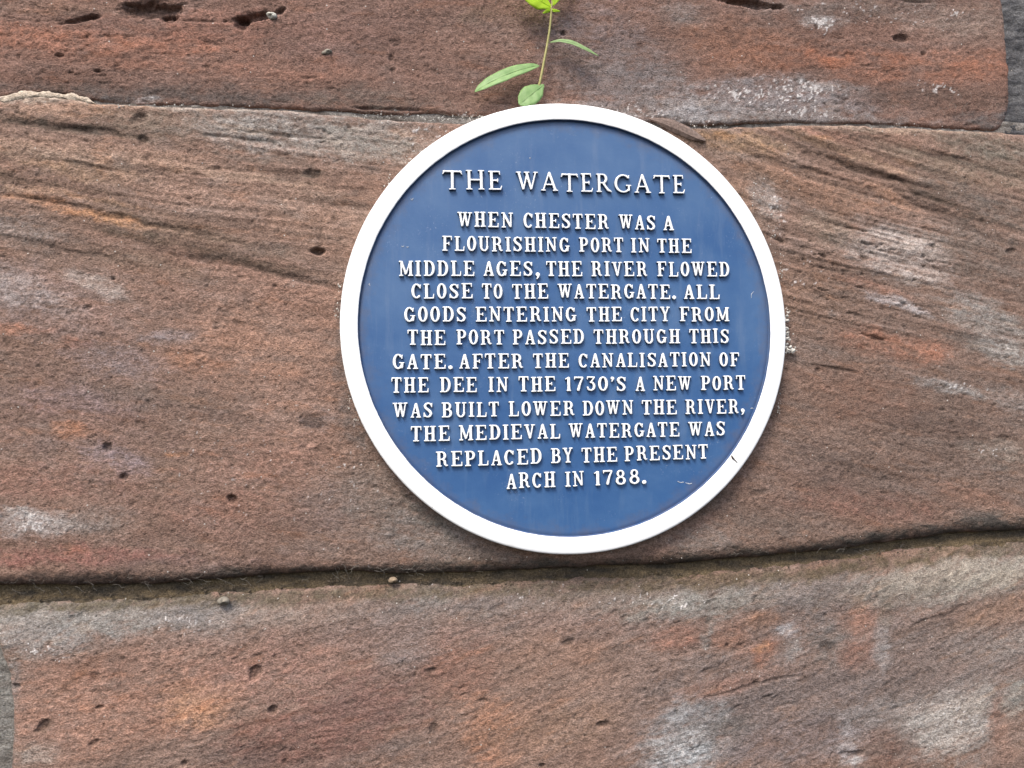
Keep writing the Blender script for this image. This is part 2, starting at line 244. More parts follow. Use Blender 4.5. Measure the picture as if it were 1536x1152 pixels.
PITS = [  (210, 334, 170, 4.5, 12, .9), (60, 300, 100, 4, 10, .8), (330, 392, 150, 7, 13, .7), (470, 425, 60, 5, 12, .8), (150, 252, 120, 4, 8, .7), (90, 372, 120, 4, 12, .7), (1300, 262, 120, 4, 20, 1.0), (1420, 330, 120, 7, 24, .8), (1180, 250, 80, 4, 14, .8), (1460, 250, 80, 4, 18, .8), (1230, 330, 70, 4, 20, .8), (590, 165, 70, 3, 2, 2.5),  # x, y, rx, ry, angle, depth mm
 (228, 15, 44, 13, 2, 9), (252, 27, 15, 8, 0, 9), (384, 26, 46, 6, -8, 6), (362, 34, 14, 9, 0, 7), (420, 17, 10, 5, -20, 5), (120, 31, 28, 4, -12, 4), (140, 26, 16, 4, -5, 3), (90, 84, 7, 2.5, 0, 3), (147, 107, 6, 2.5, 0, 3), (107, 109, 5, 2, 0, 2), (298, 32, 30, 2, 2, 1.5),
 (1120, 6, 44, 6, 9, 8), (1165, 12, 12, 4, 6, 5), (1352, 58, 12, 6, 0, 4), (1385, 81, 5, 3, 30, 3), (586, 88, 5, 7, 0, 2), (590, 106, 5, 4, 0, 1.5), (845, 50, 5, 4, 0, 3), (1370, 3, 30, 2, 4, 2),
 (478, 380, 11, 7, 0, 7), (472, 264, 14, 8, 0, 3), (214, 180, 13, 7, 0, 2.5), (218, 212, 9, 9, 0, 2.5), (350, 749, 8, 7, 0, 5), (163, 672, 8, 7, 0, 3), (188, 715, 6, 6, 0, 3), (172, 420, 5, 3, 0, 2), (134, 463, 8, 4, -20, 1.5), (415, 430, 5, 3, 0, 1.5), (468, 635, 22, 14, 0, 1.2),
 (1512, 378, 9, 5, 0, 3), (1308, 507, 16, 3, 15, 1.5), (1250, 553, 30, 3, 12, 1.5), (1225, 555, 5, 4, 0, 2), (1135, 738, 16, 6, -15, 1.2), (1500, 658, 10, 6, 0, 1.5), (350, 210, 60, 3, 6, 1.5), (420, 206, 100, 3, 5, 1.6), (70, 188, 70, 7, 8, 1.2), (150, 200, 70, 5, 8, 1.5),
 (410, 1063, 9, 7, -20, 4.5), (383, 1008, 9, 14, 35, 3.5), (152, 1058, 7, 3, -10, 3), (68, 1086, 14, 8, -45, 3), (28, 1028, 7, 5, 0, 3), (142, 1112, 12, 5, -30, 1.8), (278, 1143, 5, 5, 0, 3.5), (145, 1013, 8, 8, -30, 1.5), (850, 963, 12, 6, -20, 2), (903, 1085, 11, 5, -8, 4.5), (812, 1146, 5, 4, 0, 3.5),
 (725, 1049, 9, 3, 0, 1.8), (648, 1004, 10, 4, -10, 1.8), (650, 1090, 8, 10, 30, 1.8), (1240, 970, 14, 12, 0, 1.6), (1090, 967, 3, 3, 0, 2), (1108, 967, 6, 3, 0, 1.5), (1235, 921, 3, 3, 0, 2), (1058, 930, 8, 8, 0, 1.2), (1130, 1026, 90, 2.5, -14, 1.2), (1410, 922, 60, 3, -22, 1.4), (1276, 1128, 22, 5, -4, 2.0)]

def ell(x, y, b, pad=1.0):
    a = math.radians(b[4]); c, s = math.cos(a), math.sin(a)
    dx = x-b[0]; dy = y-b[1]
    return np.sqrt(((dx*c+dy*s)/(b[2]*pad))**2+((-dx*s+dy*c)/(b[3]*pad))**2)

def strata(x, y, kind):
    if kind == 'upper': return y-0.02*x-6*vnoise(x/260, y/200, 5)
    if kind == 'middle':
        sl = sst(450, 1250, x)
        ph = 0.14*x+0.24*np.where(x > 450, (x-450)*sl*0.75, 0)
        return y-ph*(1-0.35*sst(250, 800, y))-7*vnoise(x/220, y/160, 6)
    return y+0.26*x+10*vnoise(x/240, y/200, 7)+0.00008*(x-500)**2

BASE = {'upper': (122, 92, 79), 'middle': (130, 103, 88), 'lower': (132, 106, 92)}
def relief_and_colour(x, y, kind):
    """relief (mm, + = out of the wall) and painted colour, joint shade included, for wall survey coordinates"""
    ph = strata(x, y, kind)
    seed = {'upper': 11, 'middle': 23, 'lower': 41}[kind]
    big = fbm(x/240, y/190, seed, 3)
    med = fbm(x/46, ph/26, seed+1, 4)
    bed = sfbm(x/190, ph/9.0, seed+2, 3)
    bedf = sfbm(x/60, ph/3.6, seed+3, 2)
    gr = fbm(x/6.5, y/4.6, seed+4, 2, 0.8)
    gr2 = fbm(x/16, ph/8.5, seed+5, 3, .7)
    if kind == 'middle':
        bz = 0.25+1.0*sst(440, 300, y-0.06*x)*sst(-100, 60, 1400-x)+0.9*sst(1040, 1200, x)*sst(640, 420, y)
    elif kind == 'upper': bz = 0.3+0.3*sst(500, 200, x)
    else: bz = 0.45
    cup = vnoise(x/4.3+1.3*gr2, y/3.7, seed+35); cupm = sst(.30, .85, cup)
    lmp = vnoise(x/7.5, y/5.5, seed+36)
    h = 2.3*big+0.9*med+bz*0.95*bed+(0.10+0.16*bz)*bedf+0.34*gr+0.42*gr2+.22*lmp-.55*cupm
    # small dissolved hollows along the beds
    pk = sfbm(x/15, ph/5.5, seed+6, 2); pm = sst(0.45, 0.7, pk)*sst(-0.2, 0.35, fbm(x/140, y/90, seed+8, 2))
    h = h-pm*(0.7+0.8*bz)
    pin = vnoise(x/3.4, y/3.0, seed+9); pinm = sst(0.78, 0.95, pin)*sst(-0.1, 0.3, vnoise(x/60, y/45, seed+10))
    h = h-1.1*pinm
    # colour
    c = np.tile(lin(BASE[kind]).astype(np.float32), (len(x), 1))
    blobs = {'upper': UPPER, 'middle': MIDDLE, 'lower': LOWER}[kind]
    wx = 16*fbm(x/38, y/30, seed+12, 4, .6); wy = 11*fbm(x/38, y/30, seed+15, 4, .6)
    edge = fbm(x/26, ph/10, seed+18, 5, .75)
    crust = np.clip(.86+.55*gr2+.5*gr+.25*bedf, .25, 1.3)
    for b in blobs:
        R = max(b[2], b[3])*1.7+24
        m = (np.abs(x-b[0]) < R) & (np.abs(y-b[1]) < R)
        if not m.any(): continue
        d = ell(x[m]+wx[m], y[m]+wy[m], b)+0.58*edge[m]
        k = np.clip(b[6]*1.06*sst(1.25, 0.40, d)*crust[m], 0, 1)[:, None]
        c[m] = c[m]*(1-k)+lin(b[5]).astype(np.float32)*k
    lum = 1+0.16*fbm(x/90, ph/34, seed+20, 3)+0.17*bz*bed+0.10*gr2+0.13*gr+0.03*bedf
    hue = fbm(x/70, ph/22, seed+22, 4, .6)
    c = c*np.clip(lum, .5, 1.6)[:, None]
    c = c*np.stack([1+0.07*hue, 1-0.02*hue, 1-0.08*hue], -1)
    gp = sst(0.12, 0.5, fbm(x/60, ph/24, seed+25, 4, .65))*0.16      # greyed skin
    g = (c.mean(1, keepdims=True))*np.array([1.1, 1.06, 1.0])
    c = c*(1-gp[:, None])+g*gp[:, None]
    op = sst(0.25, 0.55, fbm(x/50, ph/14, seed+28, 4, .65))*0.4      # iron-stained beds
    c = c*(1-op[:, None])+c*np.array([1.22, .96, .74])*op[:, None]
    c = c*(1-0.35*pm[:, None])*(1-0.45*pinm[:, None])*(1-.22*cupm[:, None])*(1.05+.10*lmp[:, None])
    # pale mineral grains
    sp = vnoise(x/2.9, y/2.9, seed+30); sp2 = vnoise(x/5.2, y/4.4, seed+31)
    dens = np.full(len(x), 0.04, np.float32)
    for b in WHITE_SPOTS:
        R = max(b[2], b[3])*1.5
        m = (np.abs(x-b[0]) < R) & (np.abs(y-b[1]) < R)
        if m.any(): dens[m] += b[4]*sst(1.3, 0.2, ell(x[m], y[m], (b[0], b[1], b[2], b[3], 4)))
    dens = dens*np.clip(.85+1.3*fbm(x/16, y/11, seed+33, 3, .7), 0, 2)
    th = 1.02-0.40*np.clip(dens, 0, 1.6)**.6
    wm = np.clip(sst(th, th+0.12, sp)+0.7*sst(th-.05, th+0.12, sp2), 0, 1)*sst(0, .1, dens)
    c = c*(1-wm[:, None]*.85)+lin((214, 210, 206))*wm[:, None]*.85
    h = h+0.5*wm
    for b in PITS:
        R = max(b[2], b[3])*1.6+4
        m = (np.abs(x-b[0]) < R) & (np.abs(y-b[1]) < R)
        if not m.any(): continue
        d = ell(x[m]+0.16*wx[m]*b[2]/10, y[m]+0.16*wy[m]*b[3]/7, b)+0.38*edge[m]+.22*gr2[m]
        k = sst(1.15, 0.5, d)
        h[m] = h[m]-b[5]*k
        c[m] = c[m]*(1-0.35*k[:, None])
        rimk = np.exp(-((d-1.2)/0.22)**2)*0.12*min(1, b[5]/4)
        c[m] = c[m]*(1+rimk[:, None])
    L_ = (c@np.array([.25, .6, .15]))[:, None]
    c = (L_*np.array([1.03, .995, .96])+.82*(c-L_))*np.array([.93, .925, .955])
    return h, np.clip(c*K_ALB, 0.004, 0.75)

def axis(a, b, lo, hi, fine, coarse):
    """sample positions from a to b: fine inside [lo,hi], coarse outside"""
    p = [a]
    while p[-1] < b:
        s = fine if lo <= p[-1] <= hi else min(coarse, fine+0.12*max(lo-p[-1], p[-1]-hi, 0)) if p[-1] > hi else min(coarse, max(fine, 0.12*(lo-p[-1])))
        p.append(p[-1]+s)
    p[-1] = b
    return np.array(p)

FINE = 1.75
def build_stone(kind, x0, x1, ya, yb, Rt, Dt, Rb, Db, Rl, Rr, y_off, mat, parent, xl=None, xr=None, jit=3.0, seed=0, label=None):
    """ya = top curve, yb = bottom curve (px); rounding radii/depths for each arris; y_off = how far the face stands out (mm)"""
    xs = axis(x0, x1, -15, 1551, FINE, 26)
    xm = 768.0
    ys_nom = axis(float(ya(np.array([xm]))[0]), float(yb(np.array([xm]))[0]), -15, 1167, FINE, 26)
    t = (ys_nom-ys_nom[0])/(ys_nom[-1]-ys_nom[0])
    U = (xs-x0)/(x1-x0)
    X = np.tile(xs, (len(t), 1))
    top = ya(xs, jit, seed); bot = yb(xs, jit, seed+3)
    Y = top[None, :]*(1-t[:, None])+bot[None, :]*t[:, None]
    if xl is not None: X = X+(xl(Y)-x0+1.5*fbm(Y/20, Y*0, seed+9, 3))*(1-U)[None, :]**6
    if xr is not None: X = X+(xr(Y)-x1+1.5*fbm(Y/20, Y*0, seed+9, 3))*(U)[None, :]**60
    x = X.ravel().astype(np.float32); y = Y.ravel().astype(np.float32)
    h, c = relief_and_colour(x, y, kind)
    h = h+y_off
    def arris(d, R, D):
        q = np.clip(1-d/R, 0, 1); return D*(1-np.sqrt(np.clip(1-q**2.2, 0, 1)))
    wob = 1+0.35*fbm(x/50, y/50, seed+2, 4)
    dt = (Y-top[None, :]).ravel(); db = (bot[None, :]-Y).ravel()
    h = h-(arris(dt, Rt*wob, Dt) if Rt < 50 else Dt*(.75*np.clip(1-dt/(Rt*wob), 0, 1)**1.9+.25*np.clip(1-dt/9, 0, 1)**2))-arris(db, Rb*wob, Db)
    h = h-arris((X-X[:, :1]).ravel(), Rl, Rl*0.6)-arris((X[:, -1:]-X).ravel(), Rr, Rr*0.6)
    wx_, wz_ = wall_xz(x, y)
    nr, nc = X.shape
    V = np.stack([wx_, -h/1000.0, wz_], -1).reshape(nr, nc, 3)
    C = c.reshape(nr, nc, 3)
    # returns of the block running back into the wall
    Vp = np.pad(V, ((1, 1), (1, 1), (0, 0)), 'edge'); Cp = np.pad(C, ((1, 1), (1, 1), (0, 0)), 'edge')
    Vp[0, :, 1] = 0.05; Vp[-1, :, 1] = 0.05; Vp[:, 0, 1] = 0.05; Vp[:, -1, 1] = 0.05
    q = grid_quads(nr+2, nc+2)[:, ::-1]
    me = mesh_arrays('stone', Vp.reshape(-1, 3), q, True, Cp.reshape(-1, 3))
    o = obj('stone', me, mat, parent)
    if label: o['label'] = label
    return o

wall = thing('sandstone_wall', 'weathered red sandstone wall of large blocks behind the round blue plaque', 'wall')
BIGTOP = curve([(-900, -560), (2400, -470)])
BIGBOT = curve([(-900, 1560), (2400, 1420)])
UPB2 = lambda x, j=0, s=0: UP_BOT(x, j, s)
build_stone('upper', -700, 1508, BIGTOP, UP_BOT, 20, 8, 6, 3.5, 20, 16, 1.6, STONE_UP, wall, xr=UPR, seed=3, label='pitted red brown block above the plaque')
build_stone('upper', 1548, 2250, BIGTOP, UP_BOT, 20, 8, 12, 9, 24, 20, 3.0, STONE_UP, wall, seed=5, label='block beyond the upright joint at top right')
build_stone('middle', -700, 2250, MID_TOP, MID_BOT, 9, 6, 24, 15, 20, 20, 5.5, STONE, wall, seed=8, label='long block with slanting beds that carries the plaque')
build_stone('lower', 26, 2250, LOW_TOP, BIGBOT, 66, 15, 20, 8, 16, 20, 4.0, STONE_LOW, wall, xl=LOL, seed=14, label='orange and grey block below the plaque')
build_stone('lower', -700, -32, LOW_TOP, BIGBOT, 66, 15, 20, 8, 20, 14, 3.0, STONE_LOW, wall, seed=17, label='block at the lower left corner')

# mortar beds ---------------------------------------------------------------
def mortar_strip(xs, yc, half, depth, rgb, dark, seed, vertical=False, wob=1.0, parent=wall, name='mortar'):
    """sheet of mortar lying back in a joint; yc = centre curve, half = half height px, depth = mm behind the face"""
    v = np.arange(-half, half+FINE, FINE)
    A = np.tile(xs, (len(v), 1)); B = yc(xs)[None, :]+v[:, None]
    if vertical: X, Y = B, A
    else: X, Y = A, B
    x = X.ravel(); y = Y.ravel()
    n1 = fbm(x/30, y/12, seed, 4, .6); n2 = fbm(x/7, y/5, seed+4, 3, .7)
    h = -depth+wob*(1.8*n1+0.9*n2)+(-4.0*np.repeat(np.clip((6-v)/half, -1, 1.3), len(xs)) if half == 24 else 0)
    c = np.tile(lin(rgb), (len(x), 1)); k = sst(-.3, .5, fbm(x/40, y/9, seed+7, 4, .6))[:, None]
    c = c*(1-k)+lin(dark)*k
    c = c*(1+.2*n2[:, None])
    wx_, wz_ = wall_xz(x, y)
    me = mesh_arrays(name, np.stack([wx_, -h/1000, wz_], -1), grid_quads(*X.shape)[:, ::-1] if not vertical else grid_quads(*X.shape), True, np.clip(c*K_ALB, .004, .7))
    return obj(name, me, STONE_UP, parent)
xs_all = axis(-680, 2230, -15, 1551, FINE, 26)
m1 = mortar_strip(xs_all, lambda x: (MID_BOT(x)+LOW_TOP(x))/2, 24, 8.6, (98, 84, 64), (64, 57, 48), 61); m1['label'] = 'brown olive mortar in the wide joint below the plaque'
m2 = mortar_strip(xs_all, lambda x: (MID_TOP(x)+UP_BOT(x))/2, 16, 1.4, (128, 122, 116), (84, 76, 70), 71); m2['label'] = 'mortar in the thin joint above the plaque'
ysv = axis(-430, 205, -15, 1167, FINE, 26)
m3 = mortar_strip(ysv, lambda y: np.full_like(y, 1528.0), 34, 2.0, (92, 90, 90), (62, 61, 63), 81, True, 1.1); m3['label'] = 'dark grey mortar in the upright joint at top right'
ysl = axis(955, 1480, -15, 1167, FINE, 26)
m4 = mortar_strip(ysl, lambda y: np.full_like(y, -8.0), 34, 1.0, (118, 114, 108), (100, 94, 88), 91, True, .7); m4['label'] = 'grey mortar in the upright joint at lower left'
# cream smear of mortar along the top arris, far left
def smear():
    xs = np.arange(-40, 148, 1.5); v = np.linspace(-1, 1, 9)
    cy = np.interp(xs, [-40, 0, 12, 35, 60, 100, 125, 148], [151, 149, 151, 144, 143, 146, 149, 157])
    cy = cy+2.5; hw = np.interp(xs, [-40, 0, 30, 60, 110, 135, 148], [5, 5.5, 6.5, 7, 6.5, 4.5, 1.5])*(1.1+.7*fbm(xs/12, xs*0, 3, 4))
    X = np.tile(xs, (9, 1)); Y = cy[None, :]+v[:, None]*hw[None, :]
    vv = v[:, None]+0*X
    h = np.where(vv < 0, 2.6+3.5*np.sqrt(np.clip(1-vv**2, 0, 1)), 6.1-4.2*vv**2)+0.7*fbm(X/7, Y/3, 9, 4)
    wx_, wz_ = wall_xz(X.ravel(), Y.ravel())
    c = np.tile(lin((182, 166, 148)), (X.size, 1))*(1+.15*fbm(X.ravel()/12, Y.ravel()/6, 17, 3))[:, None]
    me = mesh_arrays('mortar_smear', np.stack([wx_, -h.ravel()/1000, wz_], -1), grid_quads(*X.shape)[:, ::-1], True, c*K_ALB)
    o = obj('mortar_smear', me, STONE_UP, wall); o['label'] = 'cream coloured lip of mortar on the joint at far left'
smear()

# ------------------------------------------------------------------ the plaque
FIELD_Y, RIM_Y, LET_Y = -0.0180, -0.0222, -0.0210
def blue_paint():
    m, n, l, b = new_mat('blue_enamel_paint')
    tc = n.new('ShaderNodeTexCoord')
    mp = n.new('ShaderNodeMapping'); mp.inputs['Scale'].default_value = (9, 9, 1.2); l.new(tc.outputs['Object'], mp.inputs[0])
    st = noise_node(n, l, mp.outputs[0], 6, 5, .65)
    mo = noise_node(n, l, tc.outputs['Object'], 14, 5, .6)
    c = mix(n, l, 'MIX', ramp(n, l, mo.outputs[0], .35, .7).outputs[0], (0.036, 0.094, 0.216, 1), (0.060, 0.126, 0.248, 1))
    s = ramp(n, l, st.outputs[0], .52, .78)
    f = n.new('ShaderNodeMath'); f.operation = 'MULTIPLY'; f.inputs[1].default_value = .55; l.new(s.outputs[0], f.inputs[0])
    c = mix(n, l, 'MIX', f.outputs[0], c, (0.13, 0.18, 0.27, 1))
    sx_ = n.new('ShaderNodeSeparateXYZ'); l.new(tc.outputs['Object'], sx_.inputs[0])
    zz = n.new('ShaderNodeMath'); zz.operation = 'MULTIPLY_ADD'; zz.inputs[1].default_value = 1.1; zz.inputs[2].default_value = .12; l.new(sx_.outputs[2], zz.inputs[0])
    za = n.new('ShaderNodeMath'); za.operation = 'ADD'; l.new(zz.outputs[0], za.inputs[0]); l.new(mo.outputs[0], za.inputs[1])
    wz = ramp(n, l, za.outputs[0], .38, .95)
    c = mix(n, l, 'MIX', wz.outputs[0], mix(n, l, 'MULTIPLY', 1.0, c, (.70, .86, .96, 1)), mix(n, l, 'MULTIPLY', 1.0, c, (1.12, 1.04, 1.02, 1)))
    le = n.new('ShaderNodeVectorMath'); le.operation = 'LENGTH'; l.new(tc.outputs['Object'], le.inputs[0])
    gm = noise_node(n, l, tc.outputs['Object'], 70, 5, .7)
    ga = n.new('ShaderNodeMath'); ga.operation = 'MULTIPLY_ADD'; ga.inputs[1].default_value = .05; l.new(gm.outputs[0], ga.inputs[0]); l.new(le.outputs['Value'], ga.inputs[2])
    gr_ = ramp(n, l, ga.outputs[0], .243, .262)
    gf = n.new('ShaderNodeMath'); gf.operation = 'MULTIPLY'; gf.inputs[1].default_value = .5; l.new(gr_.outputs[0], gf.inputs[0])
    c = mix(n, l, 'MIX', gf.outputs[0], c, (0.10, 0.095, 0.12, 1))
    # chalky bloom and specks, heavier towards the rim
    ch = noise_node(n, l, tc.outputs['Object'], 420, 3, .7); chr_ = ramp(n, l, ch.outputs[0], .62, .74)
    am = noise_node(n, l, tc.outputs['Object'], 22, 3, .6); amr = ramp(n, l, am.outputs[0], .5, .72)
    f2 = n.new('ShaderNodeMath'); f2.operation = 'MULTIPLY'; l.new(chr_.outputs[0], f2.inputs[0]); l.new(amr.outputs[0], f2.inputs[1])
    f3 = n.new('ShaderNodeMath'); f3.operation = 'MULTIPLY'; f3.inputs[1].default_value = .8; l.new(f2.outputs[0], f3.inputs[0])
    c = mix(n, l, 'MIX', f3.outputs[0], c, (0.30, 0.34, 0.42, 1))
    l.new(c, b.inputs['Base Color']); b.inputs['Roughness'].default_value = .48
    b.inputs['Specular IOR Level'].default_value = .35
    bp = n.new('ShaderNodeBump'); bp.inputs['Distance'].default_value = .0006; bp.inputs['Strength'].default_value = .35
    bn = noise_node(n, l, tc.outputs['Object'], 110, 4, .6); l.new(bn.outputs[0], bp.inputs['Height']); l.new(bp.outputs[0], b.inputs['Normal'])
    return m
def white_paint(name, dirt=.35):
    m, n, l, b = new_mat(name)
    tc = n.new('ShaderNodeTexCoord')
    a = noise_node(n, l, tc.outputs['Object'], 40, 5, .7); r = ramp(n, l, a.outputs[0], .55, .8)
    f = n.new('ShaderNodeMath'); f.operation = 'MULTIPLY'; f.inputs[1].default_value = dirt; l.new(r.outputs[0], f.inputs[0])
    c = mix(n, l, 'MIX', f.outputs[0], (.80, .80, .785, 1), (.54, .52, .48, 1))
    v = noise_node(n, l, tc.outputs['Object'], 300, 2, .5); rv = ramp(n, l, v.outputs[0], .76, .80)
    c = mix(n, l, 'MIX', rv.outputs[0], c, (.45, .42, .38, 1))
    l.new(c, b.inputs['Base Color']); b.inputs['Roughness'].default_value = .5; b.inputs['Specular IOR Level'].default_value = .3
    bp = n.new('ShaderNodeBump'); bp.inputs['Distance'].default_value = .0006; bp.inputs['Strength'].default_value = .4
    bn = noise_node(n, l, tc.outputs['Object'], 90, 4, .6); l.new(bn.outputs[0], bp.inputs['Height']); l.new(bp.outputs[0], b.inputs['Normal'])
    return m
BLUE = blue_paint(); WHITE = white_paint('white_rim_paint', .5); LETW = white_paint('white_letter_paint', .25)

plaque = thing('plaque', 'round blue cast plaque with white rim and raised white lettering fixed to the sandstone wall', 'plaque', (0, 0, 0))
def lathe(name, prof, seg, mat, wave=None):
    a = np.linspace(0, 2*np.pi, seg, endpoint=False); V = []
    for i, (r, y) in enumerate(prof):
        rr = r+(wave(a, i) if wave is not None else 0)
        V.append(np.stack([rr*np.cos(a), np.full(seg, y), rr*np.sin(a)], -1))
    V = np.concatenate(V); q = []
    idx = np.arange(seg); nx = (idx+1) % seg
    for i in range(len(prof)-1):
        q.append(np.stack([i*seg+idx, (i+1)*seg+idx, (i+1)*seg+nx, i*seg+nx], -1))
    me = mesh_arrays(name, V, np.concatenate(q), True)
    return obj(name, me, mat, plaque)
# backplate: field plus the concealed body
prof = [(.0005, FIELD_Y)]+[(r, FIELD_Y) for r in np.linspace(.02, .226, 12)]+[(.2306, FIELD_Y), (.2318, FIELD_Y+.001), (.2318, .006)]
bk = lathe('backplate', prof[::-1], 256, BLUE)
def rim_wave(a, i):
    if i < 6: return .00028*fbm(a*38, a*0, 77, 3, .6)
    return .00015*fbm(a*14, a*0, 78, 2)
ri, ro = .2308, .2500
rp = [(ri-.0007, FIELD_Y-.0001), (ri-.0004, FIELD_Y-.0005), (ri-.0001, FIELD_Y-.0012), (ri, FIELD_Y-.0022), (ri+.0002, RIM_Y+.0006), (ri+.0006, RIM_Y+.0001), (ri+.0014, RIM_Y), (ri+.004, RIM_Y-.0002),
      ((ri+ro)/2, RIM_Y-.0003), (ro-.0050, RIM_Y-.0001), (ro-.0022, RIM_Y+.0001), (ro-.0009, RIM_Y+.0006), (ro-.0002, RIM_Y+.0018), (ro, RIM_Y+.004), (ro, -.004), (ro-.0008, .006)]
rim = lathe('rim', rp[::-1], 384, WHITE, lambda a, i: rim_wave(a, len(rp)-1-i))

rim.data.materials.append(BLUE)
nseg = 384; nrow = len(rp)-1
mi = np.zeros(len(rim.data.polygons), np.int32)
for k in range(nrow):                       # profile is stored back to front: the last rows are the inner flank
    if k >= nrow-4: mi[k*nseg:(k+1)*nseg] = 1
rim.data.polygons.foreach_set('material_index', mi)

# letter forms: strokes of swelling width, swept into raised relief ----------
def arc(cx, cy, rx, ry, a0, a1, thick, thin, n=14):
    out_ = []
    for k in range(n+1):
        a = math.radians(a0+(a1-a0)*k/n)
        out_.append((cx+rx*math.cos(a), cy+ry*math.sin(a), thin+(thick-thin)*abs(math.cos(a))**1.3))
    return out_
def glyphs():
    S, T, B = .108, .066, .056
    lo, hi = B, 1-B
    def L(*p): return [tuple(q) for q in p]
    def stem(x, r=S, a=.12, b=.88): return L((x, a, r), (x, b, r))
    def sf(x, y, l, r=None, t=B): return L((x-l, y, t), (x+(l if r is None else r), y, t))
    g = {}
    g['A'] = (.66, [L((.11, .07, .06), (.31, .90, .07)), L((.53, .08, .1), (.345, .90, .1)), L((.2, .33, .048), (.46, .33, .048)), sf(.11, lo, .06, .08), sf(.52, lo, .12, .09)])
    g['B'] = (.68, [stem(.19), sf(.19, hi, .13, .2), sf(.19, lo, .13, .22), L((.2, .52, .045), (.4, .52, .045)), arc(.36, .735, .175, .205, 90, -90, .095, B), arc(.38, .285, .20, .23, 90, -90, .1, B)])
    g['C'] = (.64, [arc(.335, .5, .225, .435, 48, 312, S, .062, 22), L((.55, .7, .05), (.56, .9, .045)), L((.50, .78, .05), (.55, .74, .05))])
    g['D'] = (.72, [stem(.19), sf(.19, hi, .13, .18), sf(.19, lo, .13, .18), arc(.34, .5, .27, .445, 90, -90, S, B, 18)])
    g['E'] = (.70, [stem(.19), sf(.19, hi, .13, .43), sf(.19, lo, .13, .45), L((.2, .5, .045), (.44, .5, .045)), L((.45, .41, .04), (.45, .59, .04)), L((.61, hi, .05), (.625, .76, .036)), L((.63, lo, .052), (.65, .27, .036))])
    g['F'] = (.66, [stem(.19), sf(.19, hi, .13, .40), sf(.19, lo, .13, .14), L((.2, .5, .045), (.43, .5, .045)), L((.44, .41, .04), (.44, .59, .04)), L((.59, hi, .05), (.605, .73, .036))])
    g['G'] = (.70, [arc(.335, .5, .225, .435, 48, 322, S, .062, 22), L((.54, .7, .05), (.56, .9, .045)), L((.56, .12, .07), (.56, .36, .09)), L((.42, .42, .045), (.66, .42, .045))])
    g['H'] = (.74, [stem(.18), stem(.56), L((.2, .5, .05), (.56, .5, .05))]+[sf(x, y, .125) for x in (.18, .56) for y in (lo, hi)])
    g['I'] = (.38, [stem(.19), sf(.19, lo, .13), sf(.19, hi, .13)])
    g['L'] = (.66, [stem(.19), sf(.19, hi, .13, .14), sf(.19, lo, .13, .40), L((.59, lo, .052), (.615, .31, .036))])
    g['M'] = (.88, [L((.15, .07, .055), (.15, .9, .055)), stem(.72, .1), L((.19, .88, .09), (.42, .17, .085)), L((.67, .88, .05), (.44, .15, .055)), sf(.14, lo, .09), sf(.13, hi, .08, .08), sf(.73, lo, .13, .1), sf(.74, hi, .08, .09)])
    g['N'] = (.77, [L((.17, .07, .058), (.17, .9, .058)), L((.61, .1, .058), (.61, .93, .058)), L((.19, .87, .09), (.58, .12, .09)), sf(.16, lo, .1), sf(.13, hi, .08, .08), sf(.61, hi, .1)])
    g['O'] = (.62, [arc(.31, .5, .205, .44, 0, 360, S, .06, 28)])
    g['P'] = (.66, [stem(.19), sf(.19, hi, .13, .2), sf(.19, lo, .13, .14), L((.2, .46, .048), (.38, .46, .048)), arc(.36, .7, .19, .24, 90, -90, .1, B)])
    g['R'] = (.75, [stem(.19), sf(.19, hi, .13, .2), sf(.19, lo, .13, .11), L((.2, .49, .048), (.38, .49, .048)), arc(.36, .715, .18, .225, 90, -90, .1, B), L((.40, .48, .06), (.52, .38, .09), (.545, .18, .095), (.60, .08, .065), (.69, .10, .04))])
    g['S'] = (.62, [L((.52, .76, .05), (.45, .90, .055), (.31, .94, .06), (.17, .87, .085), (.125, .75, .1), (.18, .62, .1), (.31, .52, .105), (.44, .41, .105), (.50, .27, .1), (.45, .13, .085), (.31, .06, .06), (.17, .10, .055), (.1, .24, .05)), L((.54, .7, .042), (.55, .92, .04)), L((.07, .08, .04), (.075, .31, .042))])
    g['T'] = (.66, [stem(.33), sf(.33, hi, .27), L((.06, hi, .052), (.045, .75, .036)), L((.60, hi, .052), (.615, .75, .036)), sf(.33, lo, .14)])
    g['U'] = (.74, [stem(.19, S, .32), L((.58, .3, .06), (.58, .93, .06)), arc(.385, .32, .195, .26, 180, 360, .09, .062, 14), sf(.19, hi, .13), sf(.59, hi, .1)])
    g['V'] = (.70, [L((.18, .9, .1), (.36, .12, .085)), L((.55, .93, .055), (.385, .12, .06)), sf(.17, hi, .12), sf(.57, hi, .09, .08)])
    g['W'] = (.94, [L((.16, .9, .092), (.29, .12, .075)), L((.46, .9, .05), (.32, .12, .055)), L((.47, .9, .092), (.61, .12, .075)), L((.79, .93, .05), (.64, .12, .055)), sf(.15, hi, .11), sf(.47, hi, .11), sf(.80, hi, .1, .08)])
    g['Y'] = (.70, [L((.17, .9, .095), (.345, .48, .09)), L((.56, .93, .055), (.375, .48, .06)), stem(.35, .1, .12, .46), sf(.16, hi, .11), sf(.57, hi, .09, .08), sf(.35, lo, .13)])
    g['1'] = (.42, [stem(.24), L((.24, .93, .05), (.06, .82, .045)), sf(.24, lo, .09)])
    g['7'] = (.60, [L((.07, .92, .068), (.52, .92, .068)), L((.05, .95, .036), (.05, .8, .036)), L((.53, .88, .06), (.38, .55, .075), (.27, .12, .105))])
    g['3'] = (.60, [L((.1, .93, .06), (.49, .93, .06)), L((.08, .95, .036), (.08, .8, .036)), L((.49, .9, .055), (.27, .58, .05)), arc(.29, .33, .20, .26, 95, -120, .095, .06), L((.12, .14, .06), (.1, .26, .07))])
